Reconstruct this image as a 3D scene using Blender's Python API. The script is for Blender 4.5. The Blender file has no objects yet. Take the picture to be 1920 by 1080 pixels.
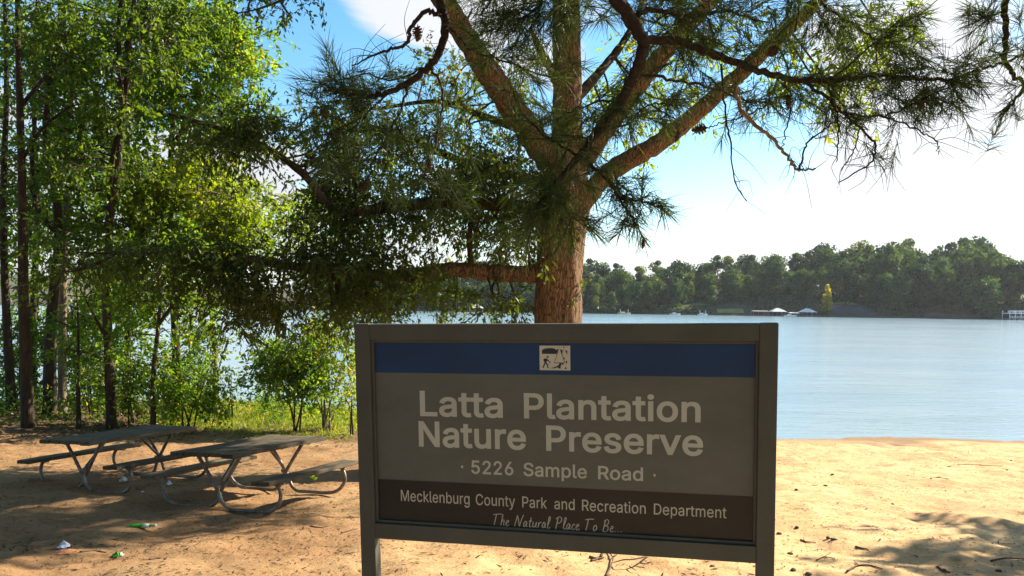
import bpy, math, random
import numpy as np
from mathutils import Vector, Matrix

# ------------------------------------------------------------------ camera, sky, sun, exposure
S = bpy.context.scene
COL = S.collection
F, PPY, HOR, ROLL, EYE = 1550.0, 690.0, 573.0, math.radians(0.8), 2.3
PITCH = math.atan((HOR - PPY) / F)
SUN_AZ, SUN_EL = math.radians(60), math.radians(33)      # azimuth to the right of the viewing direction

_c, _s = math.cos(PITCH), math.sin(PITCH)
_fw = np.array([0, _c, _s]); _u0 = np.array([0, -_s, _c]); _r0 = np.array([1.0, 0, 0])
_r = math.cos(ROLL) * _r0 + math.sin(ROLL) * _u0
_u = -math.sin(ROLL) * _r0 + math.cos(ROLL) * _u0
cd = bpy.data.cameras.new('camera'); cam = bpy.data.objects.new('camera', cd); COL.objects.link(cam)
cam.matrix_world = Matrix(((_r[0], _u[0], -_fw[0], 0), (_r[1], _u[1], -_fw[1], 0), (_r[2], _u[2], -_fw[2], EYE), (0, 0, 0, 1)))
cd.sensor_width = 36; cd.lens = F / 1920 * 36; cd.shift_y = (PPY - 540) / 1920
cd.clip_start = 0.05; cd.clip_end = 6000
S.camera = cam

def ray(px, py):
    d = _fw + (px - 960) / F * _r + (PPY - py) / F * _u
    return d / np.linalg.norm(d)
def P(px, py, Y):
    d = ray(px, py)
    return np.array([0, 0, EYE]) + d * (Y / d[1])

S.view_settings.view_transform = 'Standard'; S.view_settings.look = 'None'
S.view_settings.exposure = 1.6; S.view_settings.gamma = 1.0
try: S.view_settings.use_curve_mapping = False
except Exception: pass

W = bpy.data.worlds.new('World'); S.world = W; W.use_nodes = True
nt = W.node_tree; N = nt.nodes; L = nt.links
bg = N['Background']; bg.inputs[1].default_value = 0.08
sky = N.new('ShaderNodeTexSky'); sky.sky_type = 'NISHITA'; sky.sun_disc = False
sky.sun_elevation = SUN_EL; sky.sun_rotation = SUN_AZ; sky.ozone_density = 2.0; sky.air_density = 1.0; sky.dust_density = 0.4
def wmath(op, a, b=None, c=None):
    n = N.new('ShaderNodeMath'); n.operation = op
    for i, v in enumerate((a, b, c)):
        if v is None: continue
        if isinstance(v, (int, float)): n.inputs[i].default_value = v
        else: L.new(v, n.inputs[i])
    return n.outputs[0]
tc = N.new('ShaderNodeTexCoord'); dirv = tc.outputs['Generated']
sep = N.new('ShaderNodeSeparateXYZ'); L.new(dirv, sep.inputs[0])
zz = wmath('ADD', wmath('MAXIMUM', sep.outputs[2], 0.0), 0.12)
cmb = N.new('ShaderNodeCombineXYZ')
L.new(wmath('DIVIDE', sep.outputs[0], zz), cmb.inputs[0]); L.new(wmath('DIVIDE', sep.outputs[1], zz), cmb.inputs[1])
nz = N.new('ShaderNodeTexNoise'); nz.inputs['Scale'].default_value = 1.9; nz.inputs['Detail'].default_value = 7; nz.inputs['Roughness'].default_value = 0.58
nz.inputs['Distortion'].default_value = 0.25
L.new(cmb.outputs[0], nz.inputs['Vector'])
cov = wmath('MULTIPLY_ADD', nz.outputs['Fac'], 1.9, -.45)
def blob(px, py, rad, amt):
    global cov
    d = N.new('ShaderNodeVectorMath'); d.operation = 'DOT_PRODUCT'; L.new(dirv, d.inputs[0]); d.inputs[1].default_value = tuple(ray(px, py))
    m = N.new('ShaderNodeMapRange'); m.interpolation_type = 'SMOOTHSTEP'; L.new(d.outputs['Value'], m.inputs['Value'])
    m.inputs['From Min'].default_value = math.cos(rad); m.inputs['From Max'].default_value = math.cos(rad * 0.25)
    m.inputs['To Min'].default_value = 0; m.inputs['To Max'].default_value = amt
    cov = wmath('ADD', cov, m.outputs[0])
mh = N.new('ShaderNodeMapRange'); mh.interpolation_type = 'SMOOTHSTEP'; L.new(sep.outputs[2], mh.inputs['Value'])
mh.inputs['From Min'].default_value = 0.30; mh.inputs['From Max'].default_value = 0.04; mh.inputs['To Min'].default_value = 0.0; mh.inputs['To Max'].default_value = 0.24
cov = wmath('ADD', cov, mh.outputs[0])
for b in [(1800, 40, .16, .30), (1700, 330, .25, .30), (1250, 440, .16, .14), (740, -30, .09, .22), (1130, 110, .08, .25), (900, 10, .07, .25), (470, 300, .10, .28), (960, 70, .06, .2),
          (630, 145, .125, -.42), (710, -5, .10, .26), (840, 10, .09, .24), (1290, 240, .17, -.46), (1430, 300, .11, -.22), (520, 60, .11, -.25), (1640, -10, .05, -.25), (1900, 120, .06, -.2), (860, 230, .12, -.12), (150, 200, .2, .1), (1130, 420, .07, -.22), (1850, 400, .05, -.12)]:
    blob(*b)
mc = N.new('ShaderNodeMapRange'); mc.interpolation_type = 'SMOOTHSTEP'; L.new(cov, mc.inputs['Value'])
mc.inputs['From Min'].default_value = 0.47; mc.inputs['From Max'].default_value = 0.88; mc.inputs['To Max'].default_value = 0.96
hs = N.new('ShaderNodeHueSaturation'); L.new(sky.outputs[0], hs.inputs['Color']); hs.inputs['Saturation'].default_value = 1.28; hs.inputs['Hue'].default_value = 0.49
mx = N.new('ShaderNodeMix'); mx.data_type = 'RGBA'
L.new(mc.outputs[0], mx.inputs['Factor']); L.new(hs.outputs[0], mx.inputs['A']); 
gd = N.new('ShaderNodeVectorMath'); gd.operation = 'DOT_PRODUCT'; L.new(dirv, gd.inputs[0]); gd.inputs[1].default_value = (math.sin(SUN_AZ) * math.cos(SUN_EL), math.cos(SUN_AZ) * math.cos(SUN_EL), math.sin(SUN_EL))
gm = N.new('ShaderNodeMapRange'); L.new(gd.outputs['Value'], gm.inputs['Value']); gm.inputs['From Min'].default_value = -1; gm.inputs['From Max'].default_value = 1; gm.inputs['To Min'].default_value = 1.4; gm.inputs['To Max'].default_value = 5.0
cc_ = N.new('ShaderNodeVectorMath'); cc_.operation = 'SCALE'; cc_.inputs[0].default_value = (.97, .985, 1.02); L.new(gm.outputs[0], cc_.inputs['Scale']); L.new(cc_.outputs[0], mx.inputs['B'])
L.new(mx.outputs['Result'], bg.inputs[0])

sd = bpy.data.lights.new('sun', 'SUN'); sd.energy = 5.0; sd.angle = math.radians(0.53); sd.color = (1.0, 0.88, 0.70)
sun = bpy.data.objects.new('sun', sd); COL.objects.link(sun)
_sv = Vector((math.sin(SUN_AZ) * math.cos(SUN_EL), math.cos(SUN_AZ) * math.cos(SUN_EL), math.sin(SUN_EL)))
sun.rotation_euler = _sv.to_track_quat('Z', 'Y').to_euler(); sun.location = (30, 30, 40)

# ------------------------------------------------------------------ helpers
rng = np.random.default_rng(7)

def material(name, rough=0.8, color=(.5, .5, .5), spec=0.3):
    m = bpy.data.materials.new(name); m.use_nodes = True
    b = m.node_tree.nodes['Principled BSDF']; b.inputs['Roughness'].default_value = rough
    b.inputs['Base Color'].default_value = (*color, 1); b.inputs['Specular IOR Level'].default_value = spec
    return m, m.node_tree.nodes, m.node_tree.links, b
def ramp(n, stops):
    r = n.new('ShaderNodeValToRGB'); e = r.color_ramp.elements
    e[0].position, e[0].color = stops[0][0], (*stops[0][1], 1); e[1].position, e[1].color = stops[-1][0], (*stops[-1][1], 1)
    for p, c in stops[1:-1]:
        k = e.new(p); k.color = (*c, 1)
    return r
def noise_tex(n, l, scale, detail=4, rough=.55, vec=None, coord='Object', stretch=None):
    t = n.new('ShaderNodeTexCoord'); x = n.new('ShaderNodeTexNoise')
    x.inputs['Scale'].default_value = scale; x.inputs['Detail'].default_value = detail; x.inputs['Roughness'].default_value = rough
    v = t.outputs[coord]
    if stretch:
        mp = n.new('ShaderNodeMapping'); mp.inputs['Scale'].default_value = stretch; l.new(v, mp.inputs[0]); v = mp.outputs[0]
    l.new(v, x.inputs['Vector'])
    return x
def bump(n, l, b, height, strength, dist):
    u = n.new('ShaderNodeBump'); u.inputs['Strength'].default_value = strength; u.inputs['Distance'].default_value = dist
    l.new(height, u.inputs['Height']); l.new(u.outputs[0], b.inputs['Normal']); return u

def leaf_material(name, stops, trans=0.5, tscale=1.0):
    m = bpy.data.materials.new(name); m.use_nodes = True
    n, l = m.node_tree.nodes, m.node_tree.links; n.remove(n['Principled BSDF'])
    a = n.new('ShaderNodeAttribute'); a.attribute_name = 'tint'
    r = ramp(n, stops); l.new(a.outputs['Fac'], r.inputs[0])
    d = n.new('ShaderNodeBsdfDiffuse'); t = n.new('ShaderNodeBsdfTranslucent'); g = n.new('ShaderNodeBsdfGlossy'); g.inputs['Roughness'].default_value = .42
    l.new(r.outputs[0], d.inputs[0])
    h = n.new('ShaderNodeMix'); h.data_type = 'RGBA'; h.blend_type = 'MULTIPLY'; h.inputs['Factor'].default_value = 1
    l.new(r.outputs[0], h.inputs['A']); h.inputs['B'].default_value = (2.9 * tscale, 2.5 * tscale, .7 * tscale, 1); l.new(h.outputs['Result'], t.inputs[0])
    s1 = n.new('ShaderNodeMixShader'); s1.inputs[0].default_value = trans; l.new(d.outputs[0], s1.inputs[1]); l.new(t.outputs[0], s1.inputs[2])
    s2 = n.new('ShaderNodeMixShader'); s2.inputs[0].default_value = .025; l.new(s1.outputs[0], s2.inputs[1]); l.new(g.outputs[0], s2.inputs[2])
    l.new(s2.outputs[0], n['Material Output'].inputs[0])
    return m
def bark_material(name, c1, c2, c3, sc=14, strength=.8, stretch=(1, 1, .22)):
    m, n, l, b = material(name, .9)
    x = noise_tex(n, l, sc, 6, .65, stretch=stretch); y = noise_tex(n, l, 1.7, 3)
    r = ramp(n, [(.30, c1), (.52, c2), (.75, c3)]); l.new(x.outputs[0], r.inputs[0])
    q = n.new('ShaderNodeMix'); q.data_type = 'RGBA'; q.blend_type = 'MULTIPLY'; q.inputs['Factor'].default_value = .5
    r2 = ramp(n, [(.3, (.55, .55, .55)), (.7, (1.2, 1.1, 1.0))]); l.new(y.outputs[0], r2.inputs[0])
    l.new(r.outputs[0], q.inputs['A']); l.new(r2.outputs[0], q.inputs['B']); l.new(q.outputs['Result'], b.inputs['Base Color'])
    bump(n, l, b, x.outputs[0], strength, .03)
    return m

def tagit(o, label=None, cat=None, group=None, kind=None):
    if label: o['label'] = label
    if cat: o['category'] = cat
    if group: o['group'] = group
    if kind: o['kind'] = kind
    return o
def empty(name, loc, label, cat, group=None, rot=(0, 0, 0)):
    o = bpy.data.objects.new(name, None); COL.objects.link(o); o.location = tuple(loc); o.rotation_euler = rot; o.empty_display_size = .2
    return tagit(o, label, cat, group)
def link_mesh(name, me, mat=None, parent=None, kind=None):
    o = bpy.data.objects.new(name, me); COL.objects.link(o)
    if mat is not None and len(me.materials) == 0: me.materials.append(mat)
    if parent is not None: o.parent = parent
    if kind: o['kind'] = kind
    return o
def np_mesh(name, V, Fq, smooth=False, tint=None):
    """V (n,3); Fq list of (m,k) integer arrays"""
    me = bpy.data.meshes.new(name); V = np.asarray(V, np.float32)
    if not isinstance(Fq, (list, tuple)): Fq = [Fq]
    elif len(Fq) and np.ndim(Fq[0]) == 1: Fq = [np.asarray(Fq)]
    Fq = [np.asarray(f, np.int32) for f in Fq if len(f)]
    me.vertices.add(len(V)); me.vertices.foreach_set('co', V.ravel())
    loops = np.concatenate([f.ravel() for f in Fq]); tot = np.concatenate([np.full(len(f), f.shape[1], np.int32) for f in Fq])
    me.loops.add(len(loops)); me.loops.foreach_set('vertex_index', loops)
    me.polygons.add(len(tot)); st = np.concatenate([[0], np.cumsum(tot)[:-1]]).astype(np.int32)
    me.polygons.foreach_set('loop_start', st)
    try: me.polygons.foreach_set('loop_total', tot)
    except Exception: pass
    me.polygons.foreach_set('use_smooth', np.full(len(tot), smooth))
    me.update(calc_edges=True)
    if tint is not None:
        a = me.attributes.new('tint', 'FLOAT', 'FACE'); a.data.foreach_set('value', np.asarray(tint, np.float32))
    return me

class MB:
    def __init__(self): self.V = []; self.Q = []; self.T = []; self.NG = []; self.n = 0
    def add(self, V, Q=None, T=None):
        V = np.asarray(V, float)
        if Q is not None and len(Q): self.Q.append(np.asarray(Q) + self.n)
        if T is not None and len(T): self.T.append(np.asarray(T) + self.n)
        self.V.append(V); self.n += len(V)
    def box(self, c, s, R=None):
        c = np.asarray(c, float); h = np.asarray(s, float) / 2
        v = np.array([[x, y, z] for x in (-1, 1) for y in (-1, 1) for z in (-1, 1)]) * h
        if R is not None: v = v @ np.asarray(R).T
        self.add(v + c, [[0, 1, 3, 2], [4, 6, 7, 5], [0, 4, 5, 1], [2, 3, 7, 6], [0, 2, 6, 4], [1, 5, 7, 3]])
    def tube(self, pts, rad, sides=6, cap=True, wob=None):
        pts = np.asarray(pts, float); n = len(pts); rad = np.broadcast_to(np.asarray(rad, float), (n,))
        t = np.gradient(pts, axis=0); t /= np.linalg.norm(t, axis=1)[:, None] + 1e-9
        a = np.array([1.0, 0, 0]) if abs(t[0][0]) < .8 else np.array([0, 1.0, 0])
        u = np.cross(t[0], a); u /= np.linalg.norm(u); ang = np.arange(sides) * 2 * math.pi / sides; V = []
        for i in range(n):
            u = u - t[i] * np.dot(u, t[i]); u /= np.linalg.norm(u) + 1e-9; w = np.cross(t[i], u)
            rr = rad[i] if wob is None else rad[i] * wob[i][:, None]
            V.append(pts[i] + rr * (np.cos(ang)[:, None] * u + np.sin(ang)[:, None] * w))
        V = np.concatenate(V); i = np.arange(n - 1)[:, None] * sides; k = np.arange(sides)[None]; k2 = (k + 1) % sides
        Q = np.stack([i + k, i + k2, i + sides + k2, i + sides + k], -1).reshape(-1, 4); T = None
        if cap:
            V = np.concatenate([V, pts[:1], pts[-1:]]); a0, a1 = n * sides, n * sides + 1; kk = np.arange(sides); k2 = (kk + 1) % sides
            T = np.concatenate([np.stack([np.full(sides, a0), k2, kk], -1), np.stack([np.full(sides, a1), (n - 1) * sides + kk, (n - 1) * sides + k2], -1)])
        self.add(V, Q, T)
    def mesh(self, name, smooth=False, offset=None):
        V = np.concatenate(self.V)
        if offset is not None: V = V - np.asarray(offset)
        fs = []
        if self.Q: fs.append(np.concatenate(self.Q))
        if self.T: fs.append(np.concatenate(self.T))
        return np_mesh(name, V, fs, smooth)
    def build(self, name, mat, parent=None, smooth=False, offset=None, kind=None):
        return link_mesh(name, self.mesh(name, smooth, offset), mat, parent, kind)

def bevel_mod(o, w, seg=2):
    m = o.modifiers.new('bevel', 'BEVEL'); m.width = w; m.segments = seg; m.limit_method = 'ANGLE'; return o

def spline(pts, per=6):
    p = np.asarray(pts, float)
    if len(p) < 3: 
        t = np.linspace(0, 1, per + 1)[:, None]; return p[0] * (1 - t) + p[-1] * t
    q = np.vstack([2 * p[0] - p[1], p, 2 * p[-1] - p[-2]]); out = []
    for i in range(1, len(q) - 2):
        for t in np.linspace(0, 1, per, endpoint=False):
            a, b, c, d = q[i - 1], q[i], q[i + 1], q[i + 2]
            out.append(.5 * (2 * b + (c - a) * t + (2 * a - 5 * b + 4 * c - d) * t ** 2 + (3 * b - a - 3 * c + d) * t ** 3))
    out.append(q[-2]); return np.array(out)
def taper(r0, r1, n, p=1.0): return r1 + (r0 - r1) * (1 - np.linspace(0, 1, n)) ** p

def vnoise(x, y, seed):
    """smooth value noise on a lattice"""
    g = np.random.default_rng(seed).random((257, 257)); xi = np.floor(x).astype(int); yi = np.floor(y).astype(int)
    fx, fy = x - xi, y - yi; fx = fx * fx * (3 - 2 * fx); fy = fy * fy * (3 - 2 * fy); xi %= 256; yi %= 256
    return (g[xi, yi] * (1 - fx) + g[xi + 1, yi] * fx) * (1 - fy) + (g[xi, yi + 1] * (1 - fx) + g[xi + 1, yi + 1] * fx) * fy - .5

def unit(v): return v / (np.linalg.norm(v, axis=-1, keepdims=True) + 1e-9)

# ------------------------------------------------------------------ ground, lake, far bank
WATER = -0.62
def ground_z(x, y, fine=True):
    x = np.asarray(x, float); y = np.asarray(y, float)
    k = np.clip((-x - 1.0) / 5.0, 0, 1); k = k * k * (3 - 2 * k)                # 0 at the open beach, 1 on the wooded bank
    shore = 18.6 + 4.0 * k + .5 * vnoise(x * .35 + 40, y * 0 + 3.2, 5) + .40 * vnoise(x * 1.1 + 9, y * 0 + 8.2, 6) + .2 * vnoise(x * 3.1 + 9, y * 0 + 6.2, 7)
    far = .45 - .057 * np.minimum(y, 18.6); plat = np.maximum(far, -.47)
    base = far * (1 - k) + plat * k
    base = np.where(y < 0, .45 - .02 * y * .3, base)
    z = base - np.maximum(0, y - shore) * (.08 + .3 * k)
    back = .45 + .012 * np.maximum(0, -y)
    z = np.where(y < 0, back, z)
    z = np.maximum(z, -3.5)
    amp = np.clip((shore - y) / 1.5, .12, 1) * np.clip((60 - np.hypot(x, y)) / 30, 0, 1)
    if fine:
        z = z + amp * (.05 * vnoise(x * .5 + 50, y * .5 + 50, 1) + .060 * vnoise(x * 1.7 + 80, y * 1.7 + 80, 2) + .062 * vnoise(x * 3.6 + 90, y * 3.6 + 90, 3) + .022 * vnoise(x * 9 + 90, y * 9 + 90, 4))
    return z
def G(px, py):
    d = ray(px, py); t = 4.0
    lo, hi = 1.0, 60.0
    for _ in range(50):
        t = (lo + hi) / 2; p = np.array([0, 0, EYE]) + d * t
        if p[2] > float(ground_z(p[0], p[1])): lo = t
        else: hi = t
    return np.array([0, 0, EYE]) + d * t
def on_ground(x, y): return np.array([x, y, float(ground_z(x, y))])

def axis_lines(lo, hi, step, far0, far1):
    a = list(np.arange(lo, hi + 1e-6, step)); s = step; v = hi
    while v < far1: s *= 1.35; v += s; a.append(v)
    s = step; v = lo
    while v > far0: s *= 1.35; v -= s; a.insert(0, v)
    return np.array(a)
xs = axis_lines(-14, 13, .085, -2500, 2500); ys = axis_lines(6.2, 24.5, .075, -400, 3500)
X, Yg = np.meshgrid(xs, ys); Z = ground_z(X, Yg)
nx, ny = len(xs), len(ys); ii = (np.arange(ny - 1)[:, None] * nx + np.arange(nx - 1)[None]).ravel()
me = np_mesh('sandy_ground', np.stack([X, Yg, Z], -1).reshape(-1, 3), np.stack([ii, ii + 1, ii + nx + 1, ii + nx], -1), True)
m, n, l, b = material('sand', .95, spec=.15)
x1 = noise_tex(n, l, .55, 5, .6); x2 = noise_tex(n, l, 7, 6, .7); x3 = noise_tex(n, l, 160, 2)
r1 = ramp(n, [(.30, (.48, .285, .14)), (.5, (.58, .38, .19)), (.70, (.65, .46, .245))]); l.new(x1.outputs[0], r1.inputs[0])
r2 = ramp(n, [(.30, (.62, .58, .54)), (.5, (1, 1, 1)), (.75, (1.12, 1.1, 1.08))]); l.new(x2.outputs[0], r2.inputs[0])
q = n.new('ShaderNodeMix'); q.data_type = 'RGBA'; q.blend_type = 'MULTIPLY'; q.inputs['Factor'].default_value = .8
l.new(r1.outputs[0], q.inputs['A']); l.new(r2.outputs[0], q.inputs['B'])
tcn = n.new('ShaderNodeTexCoord'); sp = n.new('ShaderNodeSeparateXYZ'); l.new(tcn.outputs['Object'], sp.inputs[0])
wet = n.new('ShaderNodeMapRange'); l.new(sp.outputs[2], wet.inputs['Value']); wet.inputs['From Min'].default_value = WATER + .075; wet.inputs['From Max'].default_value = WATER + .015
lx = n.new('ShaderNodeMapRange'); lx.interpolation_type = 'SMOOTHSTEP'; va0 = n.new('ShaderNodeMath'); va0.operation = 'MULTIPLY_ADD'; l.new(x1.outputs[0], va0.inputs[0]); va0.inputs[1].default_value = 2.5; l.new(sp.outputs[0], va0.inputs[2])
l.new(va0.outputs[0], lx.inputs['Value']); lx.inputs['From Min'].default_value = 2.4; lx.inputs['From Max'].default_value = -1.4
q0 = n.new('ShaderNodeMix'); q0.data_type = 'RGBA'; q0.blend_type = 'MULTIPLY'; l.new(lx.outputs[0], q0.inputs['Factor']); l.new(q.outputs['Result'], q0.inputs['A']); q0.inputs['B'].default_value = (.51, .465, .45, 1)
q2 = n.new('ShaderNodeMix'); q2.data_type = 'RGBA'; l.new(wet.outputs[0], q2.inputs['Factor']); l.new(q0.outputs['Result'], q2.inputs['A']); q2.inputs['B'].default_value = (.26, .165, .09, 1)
# woodland soil and grass-grown soil on the bank to the left
soil = n.new('ShaderNodeMapRange'); soil.interpolation_type = 'SMOOTHSTEP'
va = n.new('ShaderNodeMath'); va.operation = 'MULTIPLY_ADD'; l.new(x1.outputs[0], va.inputs[0]); va.inputs[1].default_value = 1.6; l.new(sp.outputs[1], va.inputs[2])
l.new(va.outputs[0], soil.inputs['Value']); soil.inputs['From Min'].default_value = 17.0; soil.inputs['From Max'].default_value = 18.2
sx = n.new('ShaderNodeMapRange'); sx.interpolation_type = 'SMOOTHSTEP'; l.new(sp.outputs[0], sx.inputs['Value']); sx.inputs['From Min'].default_value = -1.5; sx.inputs['From Max'].default_value = -3.5
mm = n.new('ShaderNodeMath'); mm.operation = 'MULTIPLY'; l.new(soil.outputs[0], mm.inputs[0]); l.new(sx.outputs[0], mm.inputs[1])
q3 = n.new('ShaderNodeMix'); q3.data_type = 'RGBA'; l.new(mm.outputs[0], q3.inputs['Factor']); l.new(q2.outputs['Result'], q3.inputs['A']); q3.inputs['B'].default_value = (.13, .09, .05, 1)
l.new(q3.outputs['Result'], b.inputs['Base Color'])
ad = n.new('ShaderNodeMath'); ad.operation = 'MULTIPLY_ADD'; l.new(x3.outputs[0], ad.inputs[0]); ad.inputs[1].default_value = .25; l.new(x2.outputs[0], ad.inputs[2])
bump(n, l, b, ad.outputs[0], .75, .05)
SAND = m
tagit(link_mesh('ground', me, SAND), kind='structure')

# lake
m, n, l, b = material('lake_water', .13, (.235, .345, .41), .5); b.inputs['IOR'].default_value = 1.33
w1 = noise_tex(n, l, 1.0, 5, .62, stretch=(1.3, 4.2, 1)); w2 = noise_tex(n, l, .22, 3, .5, stretch=(1, 2.6, 1))
ad = n.new('ShaderNodeMath'); ad.operation = 'MULTIPLY_ADD'; l.new(w2.outputs[0], ad.inputs[0]); ad.inputs[1].default_value = 1.6; l.new(w1.outputs[0], ad.inputs[2])
wp = noise_tex(n, l, .045, 3, .5, stretch=(1, 2.2, 1)); wr = n.new('ShaderNodeMapRange'); l.new(wp.outputs[0], wr.inputs['Value']); wr.inputs['From Min'].default_value = .35; wr.inputs['From Max'].default_value = .65; wr.inputs['To Min'].default_value = .45; wr.inputs['To Max'].default_value = 1.35
wm_ = n.new('ShaderNodeMath'); wm_.operation = 'MULTIPLY'; l.new(ad.outputs[0], wm_.inputs[0]); l.new(wr.outputs[0], wm_.inputs[1]); bump(n, l, b, wm_.outputs[0], .6, .11)
V = np.array([[-2500, 10, WATER], [2500, 10, WATER], [2500, 3000, WATER], [-2500, 3000, WATER]], float)
tagit(link_mesh('lake_water', np_mesh('lake_water', V, [[0, 1, 2, 3]]), m), kind='structure')

# far bank
FD = 350.0
def far_shore(x): return FD - .06 * x + 5 * np.sin(x * .021) + 2 * np.sin(x * .07 + 1)
bx = np.arange(-900, 905, 6.0); prof = [(-8, -2.5), (-1, -.9), (0, -.35), (3, 1.2), (8, 3.0), (25, 5.5), (60, 9), (120, 12), (400, 16), (1500, 20)]
BV = []
for j, (dy, dz) in enumerate(prof):
    hz = dz * (1 + .35 * np.sin(bx * .013 + .5) + .25 * np.sin(bx * .05 + 2)) if dz > 0 else np.full_like(bx, dz)
    hz = np.where(dz > 0, hz * np.interp(bx, [-200, 60, 120, 260], [.9, .8, 1.0, 1.35]), hz)
    BV.append(np.stack([bx, far_shore(bx) + dy, WATER + .35 + hz], -1))
BV = np.concatenate(BV); nb = len(bx); ii = (np.arange(len(prof) - 1)[:, None] * nb + np.arange(nb - 1)[None]).ravel()
m, n, l, b = material('far_bank_soil', .95)
x1 = noise_tex(n, l, .06, 5, .6); r1 = ramp(n, [(.35, (.05, .055, .035)), (.5, (.07, .065, .04)), (.62, (.10, .075, .05))]); l.new(x1.outputs[0], r1.inputs[0]); l.new(r1.outputs[0], b.inputs['Base Color'])
tagit(link_mesh('far_bank_terrain', np_mesh('far_bank_terrain', BV, np.stack([ii, ii + 1, ii + nb + 1, ii + nb], -1), True), m), kind='structure')
def bank_z(x, dy):
    d = [p[0] for p in prof]; z = np.interp(dy, d, [p[1] for p in prof])
    if z > 0: z *= (1 + .35 * math.sin(x * .013 + .5) + .25 * math.sin(x * .05 + 2)) * np.interp(x, [-200, 60, 120, 260], [.9, .8, 1.0, 1.35])
    return WATER + .35 + z

# ------------------------------------------------------------------ lake haze
HAZE = 0.00008
if HAZE:
    mb = MB(); mb.box((0, 1550, 30.2), (5700, 4200, 69.6)); hm = bpy.data.materials.new('haze_air'); hm.use_nodes = True; hn_ = hm.node_tree; hn_.nodes.remove(hn_.nodes['Principled BSDF'])
    pv = hn_.nodes.new('ShaderNodeVolumePrincipled'); pv.inputs['Density'].default_value = HAZE; pv.inputs['Color'].default_value = (.86, .92, 1.0, 1); pv.inputs['Anisotropy'].default_value = .3; hn_.links.new(pv.outputs[0], hn_.nodes['Material Output'].inputs['Volume'])
    tagit(mb.build('haze', hm), kind='stuff')
# ------------------------------------------------------------------ shared materials
def plated_bark(name):
    m, n, l, b = material(name, .92)
    tcn = n.new('ShaderNodeTexCoord'); wn = n.new('ShaderNodeTexNoise'); wn.inputs['Scale'].default_value = 3.5; l.new(tcn.outputs['Object'], wn.inputs['Vector'])
    wm = n.new('ShaderNodeVectorMath'); wm.operation = 'MULTIPLY_ADD'; l.new(wn.outputs['Color'], wm.inputs[0]); wm.inputs[1].default_value = (.14, .14, .5); l.new(tcn.outputs['Object'], wm.inputs[2])
    mp = n.new('ShaderNodeMapping'); mp.inputs['Scale'].default_value = (24, 24, 3.6); l.new(wm.outputs[0], mp.inputs[0])
    v = n.new('ShaderNodeTexVoronoi'); v.feature = 'DISTANCE_TO_EDGE'; v.inputs['Scale'].default_value = 1; l.new(mp.outputs[0], v.inputs['Vector'])
    c = n.new('ShaderNodeTexVoronoi'); c.inputs['Scale'].default_value = 1; l.new(mp.outputs[0], c.inputs['Vector'])
    x = noise_tex(n, l, 26, 6, .7, stretch=(1, 1, .35)); y = noise_tex(n, l, 1.6, 3)
    cr = n.new('ShaderNodeMapRange'); cr.interpolation_type = 'SMOOTHSTEP'; l.new(v.outputs['Distance'], cr.inputs['Value']); cr.inputs['From Max'].default_value = .17
    h = n.new('ShaderNodeMath'); h.operation = 'MULTIPLY_ADD'; l.new(x.outputs[0], h.inputs[0]); h.inputs[1].default_value = 1.1; cs_ = n.new('ShaderNodeMath'); cs_.operation = 'MULTIPLY'; cs_.inputs[1].default_value = .42; l.new(cr.outputs[0], cs_.inputs[0]); l.new(cs_.outputs[0], h.inputs[2])
    r = ramp(n, [(.38, (.028, .018, .010)), (.72, (.105, .067, .037)), (.98, (.20, .13, .075))]); l.new(h.outputs[0], r.inputs[0])
    q = n.new('ShaderNodeMix'); q.data_type = 'RGBA'; q.blend_type = 'MULTIPLY'; q.inputs['Factor'].default_value = .75
    r2 = ramp(n, [(.3, (.6, .62, .62)), (.7, (1.25, 1.1, 1.0))]); a = n.new('ShaderNodeMath'); a.operation = 'MULTIPLY_ADD'; l.new(c.outputs['Color'], a.inputs[0]); a.inputs[1].default_value = .3; l.new(y.outputs[0], a.inputs[2]); l.new(a.outputs[0], r2.inputs[0])
    l.new(r.outputs[0], q.inputs['A']); l.new(r2.outputs[0], q.inputs['B']); l.new(q.outputs['Result'], b.inputs['Base Color'])
    bump(n, l, b, h.outputs[0], .9, .03); return m
BARK_MAIN = plated_bark('reddish_plated_bark')
BARK_DARK = bark_material('dark_bark', (.022, .016, .010), (.055, .038, .025), (.10, .072, .05), 18, .9)
BARK_PINE = bark_material('pine_bough_bark', (.014, .010, .007), (.036, .024, .016), (.08, .05, .033), 30, .8, (1, 1, 1))
BARK_PALE = bark_material('grey_bark', (.09, .075, .055), (.20, .16, .115), (.32, .26, .19), 18, .7)
TWIG_TAN = bark_material('tan_dead_twig', (.14, .09, .05), (.26, .17, .10), (.34, .24, .15), 40, .4, (1, 1, 1))
LEAF_OAK = leaf_material('oak_leaf', [(0, (.028, .050, .010)), (.6, (.055, .090, .016)), (.9, (.11, .13, .02)), (1, (.20, .16, .03))], .5)
LEAF_MID = leaf_material('mid_green_leaf', [(0, (.025, .060, .010)), (.5, (.055, .120, .014)), (.9, (.12, .18, .02)), (1, (.24, .20, .03))], .58, 1.15)
LEAF_YEL = leaf_material('yellow_green_leaf', [(0, (.045, .090, .010)), (.5, (.085, .140, .012)), (.92, (.13, .175, .016)), (1, (.24, .20, .03))], .6, 1.05)
LEAF_SHADE = leaf_material('woodland_leaf', [(0, (.025, .050, .010)), (.5, (.052, .098, .015)), (.9, (.10, .15, .02)), (1, (.20, .17, .03))], .55)
NEEDLE = leaf_material('pine_needle', [(0, (.018, .036, .016)), (.6, (.038, .066, .026)), (.9, (.07, .095, .032)), (1, (.24, .13, .05))], .25)
m, n, l, b = material('pine_cone_scale', .9); x1 = noise_tex(n, l, 60, 3); r1 = ramp(n, [(.35, (.035, .022, .014)), (.65, (.12, .075, .045))]); l.new(x1.outputs[0], r1.inputs[0]); l.new(r1.outputs[0], b.inputs['Base Color'])
CONE = m

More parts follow.
